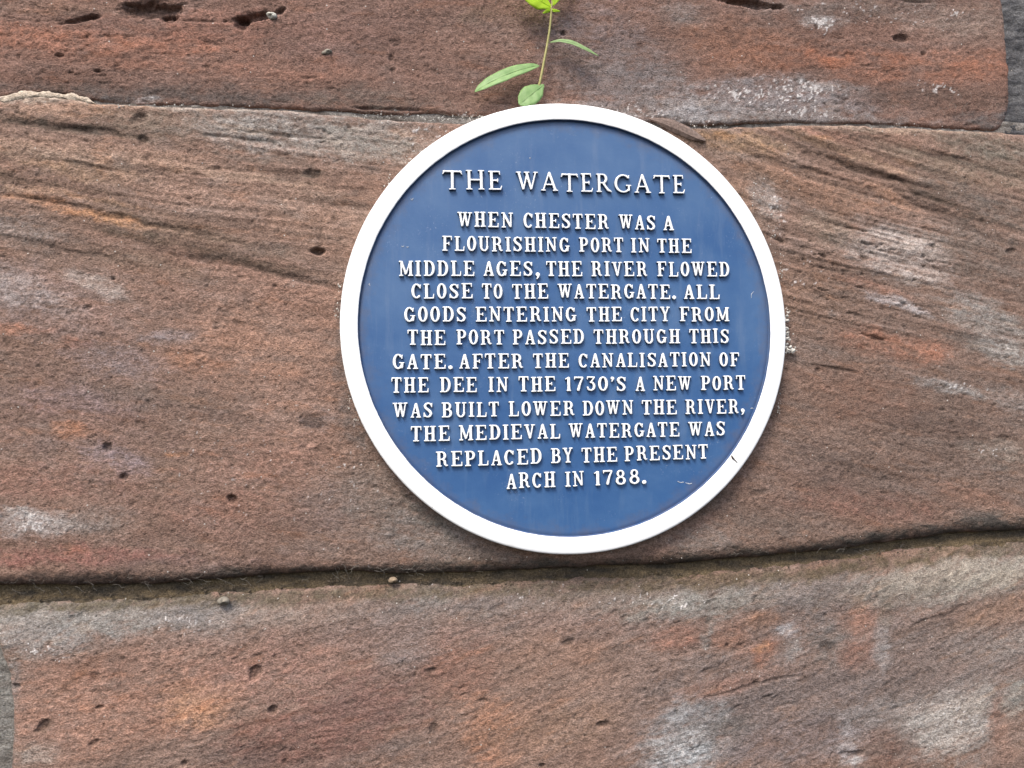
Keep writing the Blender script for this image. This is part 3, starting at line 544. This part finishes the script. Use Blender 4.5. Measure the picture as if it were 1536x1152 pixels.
    g['0'] = (.64, [arc(.32, .5, .215, .44, 0, 360, S, .06, 28)])
    g['8'] = (.68, [arc(.34, .735, .165, .2, 0, 360, .085, .058, 20), arc(.34, .285, .22, .225, 0, 360, .1, .058, 22)])
    g['.'] = (.24, [L((.13, .125, .12), (.131, .125, .12))])
    g[','] = (.26, [L((.14, .13, .12), (.15, .12, .12)), L((.19, .1, .07), (.17, -.04, .05), (.08, -.15, .03))])
    g["'"] = (.24, [L((.13, .87, .10), (.131, .87, .10)), L((.18, .84, .06), (.09, .66, .03))])
    # title: wide roman capitals
    s, t, b = .078, .048, .036; lo, hi = b, 1-b
    def stm(x, r=s): return L((x, .08, r), (x, .92, r))
    def se(x, y, l, r=None): return L((x-l, y, b), (x+(l if r is None else r), y, b))
    g['tT'] = (.94, [stm(.47), L((.06, .93, .05), (.88, .93, .05)), L((.1, .95, .045), (.02, .80, .028)), L((.84, .95, .045), (.92, .80, .028)), se(.47, lo, .13)])
    g['tH'] = (.92, [stm(.17), stm(.75), L((.17, .5, .05), (.75, .5, .05))]+[se(x, y, .12) for x in (.17, .75) for y in (lo, hi)])
    g['tE'] = (.68, [stm(.17), L((.06, .95, .045), (.54, .95, .045)), L((.06, .05, .045), (.58, .05, .045)), L((.17, .5, .045), (.46, .5, .045)), L((.46, .42, .028), (.46, .58, .028)), L((.55, .96, .036), (.57, .80, .025)), L((.59, .04, .038), (.65, .22, .025))])
    g['tW'] = (1.16, [L((.14, .93, .075), (.36, .1, .07)), L((.60, .95, .045), (.38, .1, .05)), L((.56, .93, .075), (.78, .1, .07)), L((1.04, .95, .045), (.80, .1, .05)), se(.13, hi, .11), se(.57, hi, .13), se(1.05, hi, .1)])
    g['tA'] = (.90, [L((.12, .06, .045), (.43, .96, .05)), L((.76, .06, .078), (.45, .94, .078)), L((.24, .34, .042), (.62, .34, .042)), se(.12, lo, .1), se(.77, lo, .12)])
    g['tR'] = (.86, [stm(.17), se(.17, lo, .12), L((.05, .95, .042), (.36, .95, .042)), L((.2, .5, .042), (.38, .5, .042)), arc(.36, .725, .2, .225, 90, -90, .082, .042), L((.40, .48, .06), (.66, .13, .07), (.83, .04, .036))])
    g['tG'] = (.94, [arc(.48, .5, .41, .45, 45, 318, .08, .048, 26), L((.76, .82, .04), (.80, .93, .03)), L((.79, .13, .05), (.79, .36, .07)), L((.66, .4, .034), (.90, .4, .034))])
    return g
GL = glyphs()
def glyph_mesh(key, cell=.026):
    wid, strokes = GL[key]
    segs = []
    for s_ in strokes:
        for p, q in zip(s_[:-1], s_[1:]): segs.append((p, q))
    fat = 1.08 if key in ".,'" else .80 if key[0] != 't' else .86
    def sdf(X, Z):
        X = np.asarray(X, float); Z = np.asarray(Z, float); D = np.full(X.shape, 9.0)
        for (x0, z0, r0), (x1, z1, r1) in segs:
            dx, dz = x1-x0, z1-z0; L2 = dx*dx+dz*dz+1e-12
            h = np.clip(((X-x0)*dx+(Z-z0)*dz)/L2, 0, 1)
            D = np.minimum(D, np.hypot(X-x0-dx*h, Z-z0-dz*h)-(r0+(r1-r0)*h)*fat)
        return D
    gx = np.arange(-.08, wid+.12, cell); gz = np.arange(-.26 if key in ',' else -.07, 1.09, cell)
    XX, ZZ = np.meshgrid(gx, gz); D = sdf(XX, ZZ)
    verts = []; isb = []; ids = {}
    def vid(k, x, z, bnd):
        if k not in ids: ids[k] = len(verts); verts.append((x, z)); isb.append(bnd)
        return ids[k]
    faces = []; bedges = []
    nz, nx_ = D.shape
    for j in range(nz-1):
        for i in range(nx_-1):
            cs = ((j, i), (j, i+1), (j+1, i+1), (j+1, i))
            dv = [D[c] for c in cs]
            if min(dv) >= 0: continue
            poly = []
            for k in range(4):
                a, b_ = cs[k], cs[(k+1) % 4]; da, db = dv[k], dv[(k+1) % 4]
                if da < 0: poly.append((vid(a, gx[a[1]], gz[a[0]], False), 0))
                if (da < 0) != (db < 0):
                    t = min(max(da/(da-db), .08), .92); kk = ('e', min(a, b_), max(a, b_))
                    poly.append((vid(kk, gx[a[1]]+(gx[b_[1]]-gx[a[1]])*t, gz[a[0]]+(gz[b_[0]]-gz[a[0]])*t, True), 1 if da < 0 else 2))
            if len(poly) >= 3:
                faces.append([p[0] for p in poly])
                m_ = len(poly)
                for k in range(m_):
                    if poly[k][1] == 1 and poly[(k+1) % m_][1] == 2: bedges.append((poly[k][0], poly[(k+1) % m_][0]))
    P = np.array(verts); d = sdf(P[:, 0], P[:, 1]); e = 1e-3
    gxn = (sdf(P[:, 0]+e, P[:, 1])-d)/e; gzn = (sdf(P[:, 0], P[:, 1]+e)-d)/e
    H = .22; w_ = .05
    q = 1-np.clip(-d/w_, 0, 1); ht = H-.022*q**2.2; ht[np.array(isb)] = H-.024
    V = [(float(P[i, 0]), -float(ht[i]), float(P[i, 1])) for i in range(len(P))]
    base = {}
    for i in range(len(P)):
        if isb[i]:
            base[i] = len(V); V.append((float(P[i, 0]+gxn[i]*.012), .03, float(P[i, 1]+gzn[i]*.012)))
    for a, b_ in bedges: faces.append([b_, a, base[a], base[b_]])
    me = py_mesh('letter', V, faces, True)
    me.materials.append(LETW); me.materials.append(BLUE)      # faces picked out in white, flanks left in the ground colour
    nf = len(faces)-len(bedges)
    me.polygons.foreach_set('material_index', [0]*nf+[1]*len(bedges))
    me.polygons.foreach_set('use_smooth', [True]*nf+[False]*len(bedges)); me.update()
    return me
GM = {}
WORDS = [  # word, left px, right px  | per row: baseline points (x1,y1,x2,y2), cap height left/right px
 ((690, 284.6, 1015, 290.8), (30.0, 27.8), 't', [('THE', 663.9, 754), ('WATERGATE', 775, 1027.7)]),
 ((700, 341.0, 1003, 346.0), (23.6, 22.6), '', [('WHEN', 686, 770), ('CHESTER', 784.7, 914.2), ('WAS', 928.4, 984), ('A', 995, 1011.3)]),
 ((675, 377.0, 1030, 380.0), (23.5, 21.8), '', [('FLOURISHING', 663, 855), ('PORT', 868.8, 935.7), ('IN', 946.6, 974.9), ('THE', 986.3, 1037.7)]),
 ((605, 414.6, 1085, 415.5), (23.8, 22.6), '', [('MIDDLE', 598.2, 712.2), ('AGES,', 725.3, 809.3), ('THE', 819.3, 874.2), ('RIVER', 887, 971.6), ('FLOWED', 985.8, 1094.6)]),
 ((620, 448.7, 1075, 448.9), (23.6, 22.4), '', [('CLOSE', 616.5, 709.4), ('TO', 722.7, 754.6), ('THE', 768.3, 823), ('WATERGATE.', 837, 1014), ('ALL', 1025.9, 1080)]),
 ((610, 483.4, 1090, 482.6), (23.6, 22.0), '', [('GOODS', 605.9, 700), ('ENTERING', 713.6, 865.5), ('THE', 880.4, 933.3), ('CITY', 945.3, 1005.5), ('FROM', 1019.5, 1094.3)]),
 ((615, 518.2, 1090, 515.2), (23.4, 22.0), '', [('THE', 611, 669), ('PORT', 684.3, 756.8), ('PASSED', 769, 877), ('THROUGH', 890.5, 1020.4), ('THIS', 1034, 1094.3)]),
 ((595, 554.6, 1105, 549.7), (23.6, 21.6), '', [('GATE.', 588.6, 678.4), ('AFTER', 688.8, 785.6), ('THE', 799.7, 854), ('CANALISATION', 867.7, 1067.3), ('OF', 1079.3, 1109.8)]),
 ((592, 589.8, 1115, 585.4), (23.8, 22.2), '', [('THE', 586.7, 643.3), ('DEE', 659.7, 715.8), ('IN', 732.2, 762.6), ('THE', 778, 833.7), ("1730'S", 847.6, 939.9), ('A', 953, 967.6), ('NEW', 979.8, 1037.8), ('PORT', 1051.4, 1118.5)]),
 ((595, 627.5, 1105, 620.8), (23.4, 22.4), '', [('WAS', 589.5, 649.6), ('BUILT', 662.4, 749.2), ('LOWER', 763.2, 862.4), ('DOWN', 873.7, 950.8), ('THE', 962.5, 1015.9), ('RIVER,', 1027.7, 1117)]),
 ((620, 662.5, 1085, 654.0), (23.6, 22.2), '', [('THE', 616, 675.3), ('MEDIEVAL', 688.5, 841), ('WATERGATE', 853.6, 1019.9), ('WAS', 1032.8, 1088.4)]),
 ((660, 700.8, 1058, 688.7), (24.0, 22.4), '', [('REPLACED', 654.2, 813.3), ('BY', 826.4, 860), ('THE', 872.2, 926.6), ('PRESENT', 937, 1062.7)]),
 ((765, 733.6, 950, 726.8), (24.0, 23.0), '', [('ARCH', 759.5, 833.7), ('IN', 848, 877), ('1788.', 891, 969.4)])]
def num_name(ch): return {'.': 'full_stop', ',': 'comma', "'": 'apostrophe'}.get(ch, 'numeral' if ch.isdigit() else 'letter')
for (x1, y1, x2, y2), (c1, c2), pre, words in WORDS:
    sl = (y2-y1)/(x2-x1)
    for word, wa, wb in words:
        ya_, yb_ = y1+sl*(wa-x1), y1+sl*(wb-x1)
        A_ = P3(wa, ya_, LET_Y); B_ = P3(wb, yb_, LET_Y)
        f = min(max(((wa+wb)/2-x1)/(x2-x1), 0), 1); cp = c1+(c2-c1)*f
        capm = (P3(wa, ya_-cp, LET_Y)-A_).length
        W = (B_-A_).length; ang = math.atan2(B_.z-A_.z, B_.x-A_.x)
        gap = .12 if not pre else .16
        ws = [GL[pre+ch][0] for ch in word]
        tot = sum(ws)+gap*(len(word)-1)
        sx = W/tot
        cx = 0.0
        for ch, wd in zip(word, ws):
            key = pre+ch
            if key not in GM: GM[key] = glyph_mesh(key)
            o = bpy.data.objects.new(num_name(ch), GM[key]); COL.objects.link(o)
            jx, jz = random.uniform(-.012, .012), random.uniform(-.018, .018)
            px_ = A_.x+math.cos(ang)*cx*sx; pz_ = A_.z+math.sin(ang)*cx*sx
            o.location = (px_+jx*capm, FIELD_Y, pz_+jz*capm)
            o.rotation_euler = (0, -ang+random.uniform(-.014, .014), 0)
            o.scale = (sx, capm*(1.0 if not pre else .85), capm*random.uniform(.985, 1.02))
            o.parent = plaque
            if word == 'RIVER,' and ch == ',': o.location.z += .10*capm
            cx += wd+gap

# ------------------------------------------------------------------ small marks on the plaque: chip in the rim, flakes on the field
def lump(name, c, r, sx, sz, seed, mat, parent=None, sy=.6, n=10, m_=7):
    rr = random.Random(seed); V = []; Fc = []
    ph = [rr.uniform(0, 6.28) for _ in range(6)]
    for j in range(m_+1):
        th = math.pi*j/m_
        for i in range(n):
            a = 2*math.pi*i/n
            k = 1+.16*math.sin(2*a+ph[0])+.12*math.sin(3*a+ph[1]+th*2)+.1*math.sin(4*th+ph[2]+a)
            V.append((c[0]+r*sx*k*math.sin(th)*math.cos(a), c[1]-r*sy*k*math.cos(th), c[2]+r*sz*k*math.sin(th)*math.sin(a)))
    for j in range(m_):
        for i in range(n):
            Fc.append([j*n+i, (j+1)*n+i, (j+1)*n+(i+1) % n, j*n+(i+1) % n])
    me = py_mesh(name, V, Fc); return obj(name, me, mat, parent)
DARK = plain_mat('rusty_chip', (.05, .035, .028), .9)
PALE = plain_mat('pale_lime', (.5, .47, .42), .9, .0008, 500, .3)
def flake(name, pts, y, mat, parent, th=.0003):
    """small raised sliver following px points with half widths"""
    V = []; Fc = []
    for i, (px, py, hw) in enumerate(pts):
        a = pts[max(i-1, 0)]; b = pts[min(i+1, len(pts)-1)]
        dx, dy = b[0]-a[0], b[1]-a[1]; L_ = math.hypot(dx, dy); nx, ny = -dy/L_*hw, dx/L_*hw
        V += [P3(px+nx, py+ny, y), P3(px, py, y-th), P3(px-nx, py-ny, y)]
    for i in range(len(pts)-1):
        for k in range(2): Fc.append([i*3+k, i*3+k+1, (i+1)*3+k+1, (i+1)*3+k])
    return obj(name, py_mesh(name, V, Fc), mat, parent)
o = flake('paint_chip', [(1097, 683, .6), (1099, 687, 1.6), (1102, 690, .9), (1106, 694, .4)], RIM_Y-.0006, DARK, plaque); o['label'] = 'dark chip in the white rim at lower right'
SCR = plain_mat('pale_scratch', (.36, .38, .42), .7)
for pts in ([(1016, 722, .4), (1021, 724, .8), (1026, 723, .4)], [(1028, 724, .4), (1034, 726, .9), (1038, 725, .5)], [(1127, 447, .3), (1127, 441, .5), (1131, 437, .3)], [(553, 427, .4), (554, 425, .7), (555, 429, .3)],
            [(616, 298, .4), (618, 300, .9), (620, 297, .4)], [(602, 369, .4), (604, 370, .8), (606, 369, .4)], [(610, 370, .4), (611, 371, .8), (613, 370, .4)], [(794, 236, .4), (795, 238, .8), (796, 236, .3)], [(1126, 613, .4), (1128, 612, .9), (1130, 613, .4)]):
    flake('paint_scratch', pts, FIELD_Y-.0002, SCR, plaque)

# ------------------------------------------------------------------ lime crumbs along the plaque edge and in the joints (countless: one mass each)
def crumbs(name, spots, mat, label, seed):
    rr = random.Random(seed); V = []; Fc = []
    for (px, py, sx, sy, cnt, smin, smax, y) in spots:
        for _ in range(cnt):
            c = P3(px+rr.gauss(0, sx), py+rr.gauss(0, sy), y-.003-rr.uniform(0, .0025)); r = (smin+(smax-smin)*rr.random()**2.2)*.00062
            b0 = len(V); ax = [rr.uniform(.6, 1.3) for _ in range(3)]; a0 = rr.uniform(0, 3)
            for d in ((1, 0, 0), (0, 1, 0), (-1, 0, 0), (0, -1, 0), (0, 0, 1), (0, 0, -1), (.6, .6, .5), (-.6, -.5, .6), (-.5, .6, -.6), (.6, -.6, -.5)):
                x_, z_ = d[0]*ax[0], d[2]*ax[2]
                V.append((c.x+r*(x_*math.cos(a0)-z_*math.sin(a0)), c.y+r*d[1]*ax[1]*.7, c.z+r*(x_*math.sin(a0)+z_*math.cos(a0))))
            for f_ in ((0, 6, 4), (0, 1, 6), (1, 4, 6), (1, 2, 4), (2, 7, 4), (2, 3, 7), (3, 4, 7), (3, 0, 4), (0, 5, 1), (1, 8, 5), (1, 2, 8), (2, 5, 8), (2, 3, 5), (3, 9, 5), (3, 0, 9), (0, 5, 9)):
                Fc.append([b0+k for k in f_])
    o = obj(name, py_mesh(name, V, Fc, False), mat); o['kind'] = 'stuff'; o['label'] = label; o['category'] = 'crumbs'
    return o
crumbs('lime_crumbs', [(509, 430, 1.5, 3, 10, .6, 2.0, -.004), (505, 466, 2, 6, 12, .6, 2.2, -.004), (1181, 470, 1.5, 6, 12, .8, 2.4, -.005), (1181, 505, 2.5, 9, 22, 1.5, 5, -.005), (1187, 524, 5, 3, 22, 1.2, 5, -.004), (1180, 478, 2, 5, 9, 1.5, 4, -.005), (1171, 400, 2, 14, 14, .6, 1.8, -.004), (1168, 610, 2, 10, 16, .6, 1.9, -.004),
       (524, 600, 2, 12, 14, .6, 1.8, -.004), (535, 628, 5, 4, 10, .6, 1.6, -.003), (613, 240, 3, 4, 10, .8, 2.4, -.006), (583, 275, 4, 8, 14, .6, 1.8, -.004), (1135, 290, 10, 14, 26, .6, 1.8, -.004), (1160, 340, 5, 18, 22, .6, 1.8, -.004), (650, 178, 40, 3, 60, .6, 2.0, -.005), (560, 174, 40, 3, 40, .5, 1.8, -.004),
       (700, 176, 16, 4, 26, .6, 2.0, -.005), (205, 158, 80, 2, 26, .5, 1.6, -.004), (1030, 190, 30, 3, 26, .6, 2.0, -.003), (1340, 190, 30, 2, 20, .5, 1.6, -.003), (742, 838, 30, 5, 6, .6, 1.5, -.003), (965, 842, 40, 4, 6, .6, 1.5, -.003)], PALE,
       'pale crumbs of lime scattered round the edge of the plaque and along the upper joint', 5)
GRIT = plain_mat('joint_grit', (.075, .055, .035), .95, .0008, 500, .5)
crumbs('joint_grit', [(x, float(MID_BOT(np.array([x]))[0])+13, 22, 5, 26, .8, 2.6, .009) for x in range(20, 1536, 60)], GRIT, 'brown grit lying in the wide joint below the plaque', 9)

# fine threads and rootlets in the joints
def tube(V, Fc, pts, radii, n=5):
    base = len(V)
    for i, p in enumerate(pts):
        a = pts[max(i-1, 0)]; b = pts[min(i+1, len(pts)-1)]
        t = (b-a).normalized() if (b-a).length > 1e-9 else Vector((0, 0, 1))
        u = t.cross(Vector((0, 1, 0)))
        u = u.normalized() if u.length > 1e-4 else Vector((1, 0, 0))
        v = t.cross(u)
        for k in range(n):
            an = 2*math.pi*k/n; V.append(p+(u*math.cos(an)+v*math.sin(an))*radii[i])
    for i in range(len(pts)-1):
        for k in range(n):
            Fc.append([base+i*n+k, base+i*n+(k+1) % n, base+(i+1)*n+(k+1) % n, base+(i+1)*n+k])
    Fc.append([base+k for k in range(n)][::-1]); Fc.append([base+(len(pts)-1)*n+k for k in range(n)])
def smooth_pts(pts, sub=6):
    out_ = []
    P = [pts[0]]+list(pts)+[pts[-1]]
    for i in range(1, len(P)-2):
        for k in range(sub):
            t = k/sub; a, b, c, d = P[i-1], P[i], P[i+1], P[i+2]
            out_.append(.5*((2*b)+(c-a)*t+(2*a-5*b+4*c-d)*t*t+(3*b-a-3*c+d)*t**3))
    out_.append(pts[-1]); return out_
def threads(name, spots, mat, label, seed, rad=.00016, cat='threads'):
    rr = random.Random(seed); V = []; Fc = []
    for (px, py, sx, sy, cnt, ln, ang, y) in spots:
        for _ in range(cnt):
            x, z = px+rr.gauss(0, sx), py+rr.gauss(0, sy); a = math.radians(ang+rr.gauss(0, 35)); pts = []
            L_ = ln*rr.uniform(.5, 1.4); yy = y-.003
            for k in range(5):
                pts.append(P3(x, z, yy)); x += math.cos(a)*L_/4; z += math.sin(a)*L_/4; a += rr.gauss(0, .5); yy -= rr.uniform(-.0008, .0012)
            tube(V, Fc, smooth_pts(pts, 3), [rad*rr.uniform(.7, 1)]*13, 3)
    o = obj(name, py_mesh(name, V, Fc), mat); o['kind'] = 'stuff'; o['label'] = label; o['category'] = cat
THR = plain_mat('pale_thread', (.20, .18, .155), .8)
threads('cobweb_threads', [(600, 168, 50, 7, 34, 18, 20, -.006), (690, 172, 20, 5, 10, 16, 0, -.006), (1425, 165, 25, 12, 7, 30, -60, -.006), (1470, 182, 22, 6, 16, 20, 10, -.005), (1330, 175, 14, 5, 4, 18, -60, -.005),
        (80, 875, 90, 4, 26, 16, 8, -.001), (300, 868, 90, 4, 22, 14, 0, -.001), (560, 852, 70, 6, 30, 16, 0, -.002), (270, 930, 40, 10, 9, 18, -20, -.002), (40, 960, 40, 14, 9, 18, 10, -.002), (1240, 828, 120, 4, 24, 14, -6, -.001), (205, 930, 3, 12, 2, 22, 85, -.002), (235, 152, 60, 4, 8, 10, 40, -.004)],
        THR, 'thin pale cobweb threads and rootlets caught along the wall joints', 3, .00010)

# ------------------------------------------------------------------ loose pebbles, shard
PEB = plain_mat('grey_pebble', (.19, .165, .13), .8, .0006, 200, .25); PEB2 = plain_mat('tan_pebble', (.24, .175, .115), .8, .0006, 200, .25); SNAIL = plain_mat('chalky_shell', (.42, .40, .34), .7, .0006, 260, .25)
def pebble(px, py, r, mat, label, y=-.002, sx=1, sz=.8, seed=1, cat='pebble', name='pebble'):
    c = P3(px, py, y-.0012); o = lump(name, (0, 0, 0), r*.00074, sx, sz, seed, mat, None, .8, 14, 9); o.location = c; o['label'] = label; o['category'] = cat; return o
pebble(335, 901, 7.5, PEB, 'greenish grey pebble lodged in the lower joint left of the plaque', -.0015, 1.0, .9, 4)
pebble(589, 870, 5.5, PEB2, 'small tan pebble lodged in the lower joint beneath the left side of the plaque', .003, 1.1, .85, 8)
pebble(408, 24, 7.5, SNAIL, 'whitish knobbly pebble sitting in the long hollow at top left', .001, 1.0, .75, 12)
pebble(491, 78, 5.5, PEB, 'pale olive pebble embedded in the upper block left of the sprig', .0005, 1.4, .8, 15)
pebble(119, 259, 7, PEB, 'flat pale pebble embedded in the middle block at far left', .0012, 1.3, .8, 19)
LICH = plain_mat('yellow_lichen', (.42, .30, .04), .8)
pebble(1534, 253, 3, LICH, 'tiny yellow flake on the middle block at the right edge', -.003, 1.4, .8, 22, 'flake', 'yellow_flake')
# splinter of sandstone above the plaque's right shoulder
def shard():
    pts = [(975, 178, 1), (990, 182, 5), (1008, 188, 8), (1028, 197, 8), (1044, 205, 6), (1058, 211, 1.5)]
    V = []; Fc = []
    for i, (px, py, hw) in enumerate(pts):
        for k, (o_, yy) in enumerate(((-1, -.006), (-.6, -.0095), (.3, -.0105), (1, -.007), (.5, -.002))):
            V.append(P3(px-.42*hw*o_, py+hw*o_, yy+.0006*math.sin(i*2.1+k)))
    for i in range(len(pts)-1):
        for k in range(5): Fc.append([i*5+k, i*5+(k+1) % 5, (i+1)*5+(k+1) % 5, (i+1)*5+k])
    Fc.append([0, 1, 2, 3, 4]); Fc.append([25+k for k in range(5)][::-1])
    me = py_mesh('stone_splinter', V, Fc, False)
    o = obj('stone_splinter', me, plain_mat('splinter_stone', (.15, .105, .085), .95, .0015, 330, .45))
    o['label'] = 'pinkish brown splinter of stone wedged above the right shoulder of the plaque'; o['category'] = 'stone chip'
shard()

# ------------------------------------------------------------------ the sprig
def leaf_mat(name, c_lo, c_hi, trans):
    m, n, l, b = new_mat(name)
    tc = n.new('ShaderNodeTexCoord'); t = noise_node(n, l, tc.outputs['Object'], 120, 4, .6)
    r = ramp(n, l, t.outputs[0], .3, .7, tuple(c_lo)+(1,), tuple(c_hi)+(1,)); l.new(r.outputs[0], b.inputs['Base Color'])
    b.inputs['Roughness'].default_value = .5; b.inputs['Specular IOR Level'].default_value = .35
    tr = n.new('ShaderNodeBsdfTranslucent'); l.new(r.outputs[0], tr.inputs[0])
    mx = n.new('ShaderNodeMixShader'); mx.inputs[0].default_value = trans
    l.new(b.outputs[0], mx.inputs[1]); l.new(tr.outputs[0], mx.inputs[2]); l.new(mx.outputs[0], n['Material Output'].inputs[0])
    return m
L_PALE = leaf_mat('pale_leaf', (.19, .33, .11), (.29, .44, .17), .3)
L_BRIGHT = leaf_mat('bright_leaf', (.50, .72, .03), (.60, .80, .06), .5)
L_DULL = leaf_mat('dull_leaf', (.22, .34, .13), (.34, .46, .22), .35)
STEM = leaf_mat('stem_green', (.28, .26, .09), (.36, .32, .12), .05)
sprig = thing('green_sprig', 'small green sprig with pale narrow leaves growing above the top of the plaque', 'plant', (0, 0, 0))
def stem(pts, radii, name='stem'):
    V = []; Fc = []; sp = smooth_pts([P3(*p) for p in pts], 8)
    rad = np.interp(np.linspace(0, 1, len(sp)), np.linspace(0, 1, len(radii)), radii)
    tube(V, Fc, sp, [r*.00074 for r in rad], 8)
    return obj(name, py_mesh(name, V, Fc), STEM, sprig)
stem([(796, 170, -.003), (801, 158, -.008), (806, 138, -.011), (811, 118, -.012), (816, 92, -.012), (821, 66, -.012), (825, 40, -.013), (827, 16, -.014), (829, -6, -.015), (832, -60, -.017), (830, -120, -.018)], [2.6, 2.4, 2.2, 2.0, 1.9, 1.8, 1.7, 1.6, 1.5, 1.3, .8])
def leaf(spine, widths, side, mat, fold=.25, curl=.0, label=None, name='leaf'):
    """spine: 3-D points; side: across direction (unit vector-ish) ; widths mm half"""
    sp = smooth_pts(spine, 6); n = len(sp); ns = len(widths)
    wv = np.interp(np.linspace(0, 1, n), np.linspace(0, 1, ns), widths)
    V = []; Fc = []; m_ = 9
    for i, p in enumerate(sp):
        t = (sp[min(i+1, n-1)]-sp[max(i-1, 0)]).normalized()
        s = side-t*side.dot(t); s.normalize(); nn = s.cross(t)
        if nn.y > 0: nn = -nn
        for k in range(m_):
            u = -1+2*k/(m_-1); hw = wv[i]/1000
            rip = .025*math.sin(i*.9+u*3)*hw
            V.append(p+s*(u*hw)+nn*(fold*hw*abs(u)-curl*hw*u*u+rip-.00012*(1-min(1, abs(u)*5))))
    for i in range(n-1):
        for k in range(m_-1): Fc.append([i*m_+k, i*m_+k+1, (i+1)*m_+k+1, (i+1)*m_+k])
    me = py_mesh(name, V, Fc); o = obj(name, me, mat, sprig)
    so_ = o.modifiers.new('thickness', 'SOLIDIFY'); so_.thickness = .0003; so_.offset = 0
    if label: o['label'] = label
    # midrib
    V2 = []; F2 = []
    tube(V2, F2, [p-Vector((0, .00025, 0)) for p in sp], list(np.linspace(.00045, .00012, n)), 5)
    obj('midrib', py_mesh('midrib', V2, F2), mat, o)
    return o
X = Vector((1, 0, 0)); Z = Vector((0, 0, 1))
leaf([P3(809, 99, -.013), P3(798, 100, -.014), P3(770, 108, -.016), P3(740, 121, -.017), P3(722, 131, -.016), P3(712, 138, -.014)], [.5, 3.8, 7.4, 8.4, 7.2, 4.8, .3], Vector((.2, .35, 1)), L_PALE, .2, .1, 'long pale leaf pointing left')
leaf([P3(816, 127, -.012), P3(808, 133, -.014), P3(798, 141, -.016), P3(788, 149, -.0165), P3(779, 157, -.016)], [.4, 4.2, 9.8, 12.2, 11.8, 8.2, 1.2], Vector((-.58, .2, .80)), L_PALE, .12, .1, 'broad pale leaf drooping onto the plaque rim')
leaf([P3(824, 64, -.012), P3(840, 61, -.014), P3(858, 64, -.016), P3(878, 73, -.018), P3(898, 84, -.019)], [.5, 2.4, 4.2, 4.6, 3.6, .3], Vector((.1, -.55, -.85)), L_DULL, .15, .1, 'narrow leaf seen edge on, arching right')
leaf([P3(828, 12, -.014), P3(815, 4, -.017), P3(802, -4, -.020), P3(784, -16, -.022), P3(762, -34, -.022)], [.8, 7, 12, 13, 10, 6, .4], Vector((.55, .3, .9)), L_BRIGHT, .12, .15, 'bright yellow green leaf at the top edge')
leaf([P3(829, 9, -.015), P3(834, -4, -.017), P3(840, -18, -.020), P3(848, -40, -.022), P3(852, -64, -.022)], [.6, 4, 7.0, 8, 7, 4, .4], Vector((1, -.3, .4)), L_BRIGHT, .12, .15, 'bright yellow green leaf at the top edge, right of the stem')
leaf([P3(826, 16, -.014), P3(820, 17, -.017), P3(814, 20, -.018)], [.6, 1.9, 1.5, .2], Vector((.1, -.3, 1)), L_BRIGHT, .1, .1, 'tiny bract left of the stem')
leaf([P3(827, 15, -.014), P3(833, 16, -.017), P3(840, 17, -.018)], [.6, 1.7, 1.3, .2], Vector((0, -.3, 1)), L_BRIGHT, .1, .1, 'tiny bract right of the stem')
leaf([P3(808, 143, -.010), P3(806, 148, -.012), P3(801, 156, -.013)], [.6, 1.8, 1.6, .3], Vector((1, -.3, .2)), L_DULL, .1, .1, 'small shaded bract beside the drooping leaf')
leaf([P3(832, -60, -.017), P3(846, -76, -.021), P3(862, -98, -.024)], [.5, 5, 7, 4, .4], Vector((.8, -.3, .7)), L_BRIGHT, .12, .1)
leaf([P3(830, -100, -.018), P3(814, -120, -.022), P3(800, -146, -.024)], [.5, 5, 7, 4, .4], Vector((.8, -.3, -.6)), L_BRIGHT, .12, .1)
